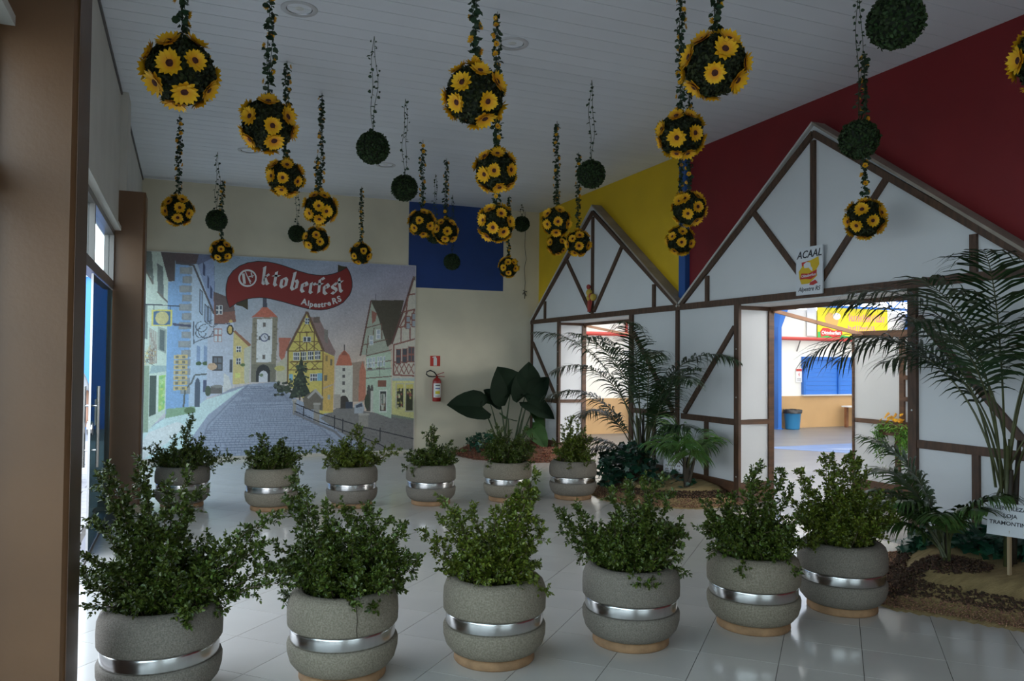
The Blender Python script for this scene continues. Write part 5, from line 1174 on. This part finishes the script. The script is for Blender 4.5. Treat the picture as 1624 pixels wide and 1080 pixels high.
poly([(1264,690),(1388,700),(1388,895),(1264,868)], (160,152,84)); line([(1264,688),(1390,690)], 12, (120,134,134)); rect(1284,708,1330,838,(140,136,110)); rect(1338,710,1386,858,(140,136,110)); rect(1290,715,1325,832,(48,50,34)); rect(1344,716,1382,850,(48,50,34))
for k in range(30): xx = mrg.choice((1290,1345)); ell(xx+mrg.uniform(4,30), mrg.uniform(720,840), 5, 6, mrg.choice(((150,140,50), (90,100,50), (120,60,50), (160,150,110))), .8)
rect(1290,715,1325,735,(150,140,40)); rect(1344,716,1382,738,(150,140,40))
poly([(1262,868),(1388,892),(1388,902),(1262,882)], (96,104,88))
# railing of the lower street
for xa, ya, w, h in ((748,780,16,80), (862,800,30,105), (1110,860,52,70)): rect(xa-w/2, ya, xa+w/2, ya+h, (110,104,96)); rect(xa-w/2-4, ya, xa+w/2+4, ya+10, (126,120,112))
line([(748,800),(860,850),(1110,930),(1388,998)], 5, (38,38,44)); line([(748,840),(870,895),(1110,985),(1200,1020),(1270,1062)], 5, (38,38,44))
for xa, ya in ((795,815), (955,868), (1000,885), (1200,935)): line([(xa,ya),(xa,ya+70)], 5, (38,38,44))
line([(745,850),(860,905),(960,950),(1010,1000),(1020,1060)], 12, (88,88,94))
# left row: cream house, blue house with stone quoins, grey house, shop fronts
poly([(22,30),(140,36),(165,180),(135,185),(135,830),(60,920),(22,945)], (140,152,140)); poly([(100,34),(165,34),(165,180),(138,182)], (66,56,56))
poly([(22,30),(60,33),(72,190),(22,90)], (84,92,88)); poly([(85,90),(112,110),(118,260),(90,230)], (80,86,84)); line([(22,100),(70,195)], 8, (88,84,76)); line([(88,232),(140,290)], 8, (88,84,76))
poly([(22,290),(45,300),(50,470),(22,460)], (84,96,92)); poly([(94,405),(132,420),(132,540),(94,520)], (110,120,112)); poly([(104,420),(124,428),(124,530),(104,520)], (70,80,80))
rect(22,600,60,930,(104,120,100)); poly([(60,640),(160,625),(140,600),(70,600)], (110,130,130)); poly([(62,650),(92,648),(92,840),(62,852)], (54,66,60)); poly([(102,650),(132,646),(130,815),(102,832)], (110,150,70)); poly([(94,648),(100,648),(100,835),(94,838)], (150,160,150))
for k in range(16): ell(mrg.uniform(104,128), mrg.uniform(660,810), 6, 8, mrg.choice(((150,180,60), (80,140,80), (130,160,100))), .8)
BLU = (84,120,176)
poly([(135,185),(165,180),(170,90),(235,95),(245,400),(240,820),(135,845)], BLU); poly([(165,40),(345,45),(352,240),(255,100),(170,92)], (72,80,108)); poly([(165,38),(275,44),(262,95),(168,90)], (70,56,58))
poly([(240,95),(268,95),(350,340),(350,420),(320,770),(268,815),(240,820)], (124,140,168)); poly([(270,100),(345,60),(352,360),(345,340)], (96,112,146))
for k in range(14): yy = 110+k*46; w = 42 if k % 2 else 62; rect(232-w*.7, yy, 232+14, yy+34, (104,108,112)); rect(232-w*.7+6, yy+4, 232, yy+26, (118,120,120), .6)
for xa, ya, h in ((280,215,120), (304,290,90), (320,300,80)): poly([(xa,ya),(xa+18,ya+20),(xa+18,ya+20+h),(xa,ya+h)], (60,64,72)); poly([(xa+4,ya+10),(xa+14,ya+22),(xa+14,ya+12+h),(xa+4,ya+h-4)], (100,116,140))
for xa, ya in ((295,85), (316,150), (330,200)): poly([(xa,ya),(xa+9,ya+18),(xa+9,ya+70),(xa,ya+62)], (48,56,84))
for xa in (272, 304): poly([(xa,500),(xa+17,510),(xa+17,600),(xa,580)], (90,110,140)); ell(xa+10, 592, 14, 10, (56,76,50))
line([(160,395),(245,405)], 12, (60,62,80)); line([(168,90),(250,100),(350,345)], 9, (66,62,66))
ell(279, 700, 12, 36, (60,70,84)); rect(268,700,290,808,(60,70,84)); line([(215,840),(222,720),(250,690),(265,650),(320,645),(340,630)], 8, (72,78,78)); rect(305,675,322,735,(60,66,90))
for yy in range(548, 705, 26): rect(168, yy, 230, yy+20, (160,134,60), .85); rect(176, yy+4, 190, yy+16, (90,90,80)); rect(206, yy+4, 220, yy+16, (90,90,80))
poly([(140,815),(270,805),(272,835),(135,862)], (96,124,96)); ell(245, 825, 26, 16, (70,92,60))
poly([(322,440),(350,360),(445,330),(445,710),(400,740),(322,765)], (132,138,152)); poly([(345,232),(440,270),(455,385),(352,400)], (104,66,56)); poly([(345,232),(420,262),(450,330),(356,340)], (78,64,64))
win(358,302,388,348,2,2,(170,170,165)); win(350,418,390,486,2,2,(130,90,84),(140,150,160)); rect(346,556,396,630,(54,54,58)); win(350,560,392,626,2,2,(64,60,60),(78,84,92)); rect(428,575,440,640,(60,64,72))
ell(328, 730, 14, 26, (60,70,56)); rect(340,705,395,745,(80,76,74)); ell(372, 708, 26, 8, (100,98,94)); poly([(400,640),(425,660),(440,715),(398,740)], (150,150,148)); ell(345, 608, 22, 18, (150,120,90))
# hanging shop signs
rect(66, 322, 158, 404, (164,150,56)); rect(74, 330, 150, 398, (52,82,112)); ell(112, 364, 30, 33, (150,140,84)); line([(22,295),(190,305)], 5, (44,48,60)); line([(75,297),(75,325)], 3, (44,48,60)); line([(148,300),(148,325)], 3, (44,48,60))
for r0, cx_, cy_ in ((26,292,408), (34,312,430), (18,345,392), (24,290,440)):
    line([(cx_+r0*math.cos(a), cy_+r0*math.sin(a)) for a in [i*PI/8 for i in range(13)]], 4, (58,62,74))
line([(255,380),(258,495)], 5, (58,62,74)); line([(255,490),(300,470),(350,455),(350,400)], 4, (58,62,74)); ell(427,425,17,26,(44,42,40)); ell(427,425,10,20,(160,130,50)); ell(430,382,8,8,(150,125,50)); line([(350,395),(427,395)], 4, (58,62,74))
for k in range(30): line([(mrg.uniform(30,90), mrg.uniform(500,600)), (mrg.uniform(30,90), mrg.uniform(500,600))], 3, mrg.choice(((150,130,60), (90,90,80), (60,60,56))), .8)
for k in range(9): line([(58+k*4, 410+k*3), (60+k*4, 590)], 3, (110,86,76), .7)
IMG *= (1+0.05*np.random.default_rng(3).normal(0, 1, (NV, NU)))[..., None]
def uv2w(u, v): return (MX0+(MX1-MX0)*u, MZ1-(MZ1-MZ0)*v)
mu = thing('printed_mural', 'large printed mural of an old European town street on the back wall', 'mural', (0, YB-0.008, 0))
X = MX0+(MX1-MX0)*np.linspace(0, 1, NU); Z = MZ1-(MZ1-MZ0)*np.linspace(0, 1, NV); XX, ZZ = np.meshgrid(X, Z)
V = np.stack([XX.ravel(), np.full(XX.size, -0.012), ZZ.ravel()], 1); idx = np.arange(NU*NV).reshape(NV, NU)
F = np.stack([idx[:-1,:-1], idx[1:,:-1], idx[1:,1:], idx[:-1,1:]], -1).reshape(-1, 4)
g_ = IMG.mean(-1, keepdims=True); IMG = (g_+(IMG-g_)*0.72)*0.92
n2 = np.random.default_rng(8).normal(0, 1, (NV//3+1, NU//3+1)).repeat(3, 0).repeat(3, 1)[:NV, :NU]; IMG = IMG*(1+0.04*n2)[..., None]
col = np.concatenate([np.clip(IMG, 0.004, 0.9).reshape(-1, 3), np.ones((NU*NV, 1))], 1)
put('print', np_mesh('print', V, F, mat('printed_vinyl', (1,1,1), 0.38, attr='Col', spec=0.35), colors=col), mu)
MB().box(MX0-0.01, MX1+0.01, -0.011, 0.0, MZ0-0.01, MZ1+0.01).build('backing_sheet', mat('mural_backing', (0.6,0.58,0.55), 0.6), mu)
# red ribbon with its lettering; q = reading grid of the ribbon, 7.38 units per print pixel
def q2w(qx, qy):
    cx, cy = ((qx/7.38+340)-220)*3.176, ((qy/7.38+400)-390)*3.176; return uv2w(*c2uv(cx, cy))
def qprism(name, pts, m, k, par=mu): return MB().prism([q2w(*p) for p in pts], 'y', -0.0125-0.0012*k, -0.0118-0.0012*(k-1)).build(name, m, par)
m_rib = mat('ribbon_red_print', (0.22, 0.018, 0.015), 0.4); m_ribd = mat('ribbon_outline_print', (0.02, 0.02, 0.025), 0.4); m_ribf = mat('ribbon_fold_print', (0.055, 0.045, 0.02), 0.4); m_wh = mat('lettering_white_print', (0.62, 0.61, 0.62), 0.4)
RIB = [(55,440),(60,380),(78,300),(130,222),(200,165),(290,128),(400,110),(520,116),(620,137),(700,160),(800,196),(880,225),(1000,258),(1080,270),(1150,275),(1220,271),(1280,260),(1340,242),(1400,215),(1460,178),(1490,230),(1512,290),(1524,350),(1525,410),(1512,465),(1490,510),(1420,590),(1360,625),(1300,650),(1220,672),(1150,680),(1075,676),(1000,665),(850,625),(700,580),(560,545),(490,534),(430,530),(360,534),(300,545),(180,590),(95,650),(75,590),(60,520)]
ctr = np.mean(RIB, 0)
def grow(P, g):
    out = []; n = len(P)
    for i in range(n):
        a, b = np.array(P[i-1], float), np.array(P[(i+1) % n], float); d = b-a; d /= np.linalg.norm(d); nn = np.array([d[1], -d[0]]); out.append(tuple(np.array(P[i])+nn*g))
    return out
qprism('ribbon_tail', [(160,600),(297,545),(300,680),(240,640),(170,622)], m_ribf, 1); qprism('ribbon_tail', [(1352,142),(1405,160),(1466,166),(1400,216),(1350,240)], m_ribf, 1)
qprism('ribbon_outline', grow(RIB, 9), m_ribd, 2); qprism('ribbon', RIB, m_rib, 3)
NIB = np.array([math.cos(math.radians(38)), math.sin(math.radians(38))])
GL = {'k': [[(.18,1.65),(.18,.12),(.36,0)],[(.18,.62),(.48,.98),(.60,.82),(.30,.55)],[(.30,.58),(.52,.12),(.68,.02)],[(.05,1.55),(.18,1.68)]],
 't': [[(.28,1.35),(.28,.18),(.45,0),(.60,.12)],[(.02,.95),(.62,.98)]], 'o': [[(.15,.82),(.15,.2),(.38,0),(.60,.2),(.60,.8),(.36,1.0),(.15,.82)]],
 'b': [[(.02,1.62),(.16,1.7),(.16,.2),(.38,0),(.60,.2),(.60,.8),(.40,1.0),(.18,.82)]], 'e': [[(.60,.66),(.56,.82),(.38,1.0),(.15,.8),(.15,.2),(.38,0),(.62,.18)],[(.17,.5),(.58,.7)]],
 'r': [[(.04,.9),(.18,1.0),(.18,.14),(.36,0)],[(.20,.76),(.42,1.0),(.60,.84)],[(.02,.02),(.18,.14)]], 'f': [[(.66,1.42),(.50,1.6),(.28,1.4),(.28,.14),(.12,0)],[(.04,.95),(.58,.97)]],
 's': [[(.60,.84),(.42,1.0),(.18,.82),(.22,.62),(.55,.42),(.58,.2),(.36,0),(.12,.14)]]}
def glyph(mb, ch, ox, oy, s, ang, nib=0.33, k=4):
    ca, sa = math.cos(ang), math.sin(ang)
    for st in GL[ch]:
        for a, b in zip(st[:-1], st[1:]):
            q = []
            for p, sg in ((a,-1),(a,1),(b,1),(b,-1)):
                x, y = p[0]+NIB[0]*nib*.5*sg, p[1]+NIB[1]*nib*.5*sg; x *= s*1.0; y *= s; q.append(q2w(ox+x*ca+y*sa, oy-y*ca+x*sa))
            mb.prism(q, 'y', -0.0178, -0.0160)
lt = MB()
for ch, ox, oy, ang in (('k',442,372,.10),('t',560,388,.16),('o',648,410,.20),('b',772,436,.22),('e',890,462,.20),('r',992,478,.14),('f',1085,490,.08),('e',1166,496,.02),('s',1266,492,-.06),('t',1350,474,-.12)): glyph(lt, ch, ox, oy, 124, ang)
ring = [(290+104*math.cos(a), 305+104*math.sin(a)) for a in [i*PI/14 for i in range(28)]]
for i in range(28):
    j = (i+1) % 28; f = lambda p, r: (290+(p[0]-290)*r, 305+(p[1]-305)*r); w0 = 0.80 if 5 < i < 24 else 0.83
    lt.prism([q2w(*ring[i]), q2w(*ring[j]), q2w(*f(ring[j], w0)), q2w(*f(ring[i], w0))], 'y', -0.0178, -0.0160)
for a, b, w in (((240,250),(258,372),30), ((262,225),(325,372),10), ((300,290),(360,275),12), ((330,240),(345,300),14), ((300,300),(330,350),10)):
    d = np.array(b)-np.array(a); d = d/np.linalg.norm(d); n_ = np.array([-d[1], d[0]])*w/2; a, b = np.array(a), np.array(b)
    lt.prism([q2w(*(a+n_)), q2w(*(b+n_)), q2w(*(b-n_)), q2w(*(a-n_))], 'y', -0.0178, -0.0160)
lt.build('title_lettering', m_wh, mu)
for s, qx, qy, rot in (('A',950,590,-.15),('l',1000,607,-.12),('p',1035,618,-.10),('e',1085,622,-.05),('s',1128,625,-.02),('t',1165,623,.05),('r',1203,615,.10),('e',1248,605,.16),('R',1315,580,.26),('S',1372,555,.34)):
    wx, wz = q2w(qx, qy); o = put('subtitle_letter', text_mesh(s, 0.12 if s not in 'ARS' else 0.135, m_wh, 0.0006, 0.0045), mu); o.matrix_local = face_frame((0,-1,0), (wx, -0.0172, wz)) @ Matrix.Rotation(rot, 4, 'Z')
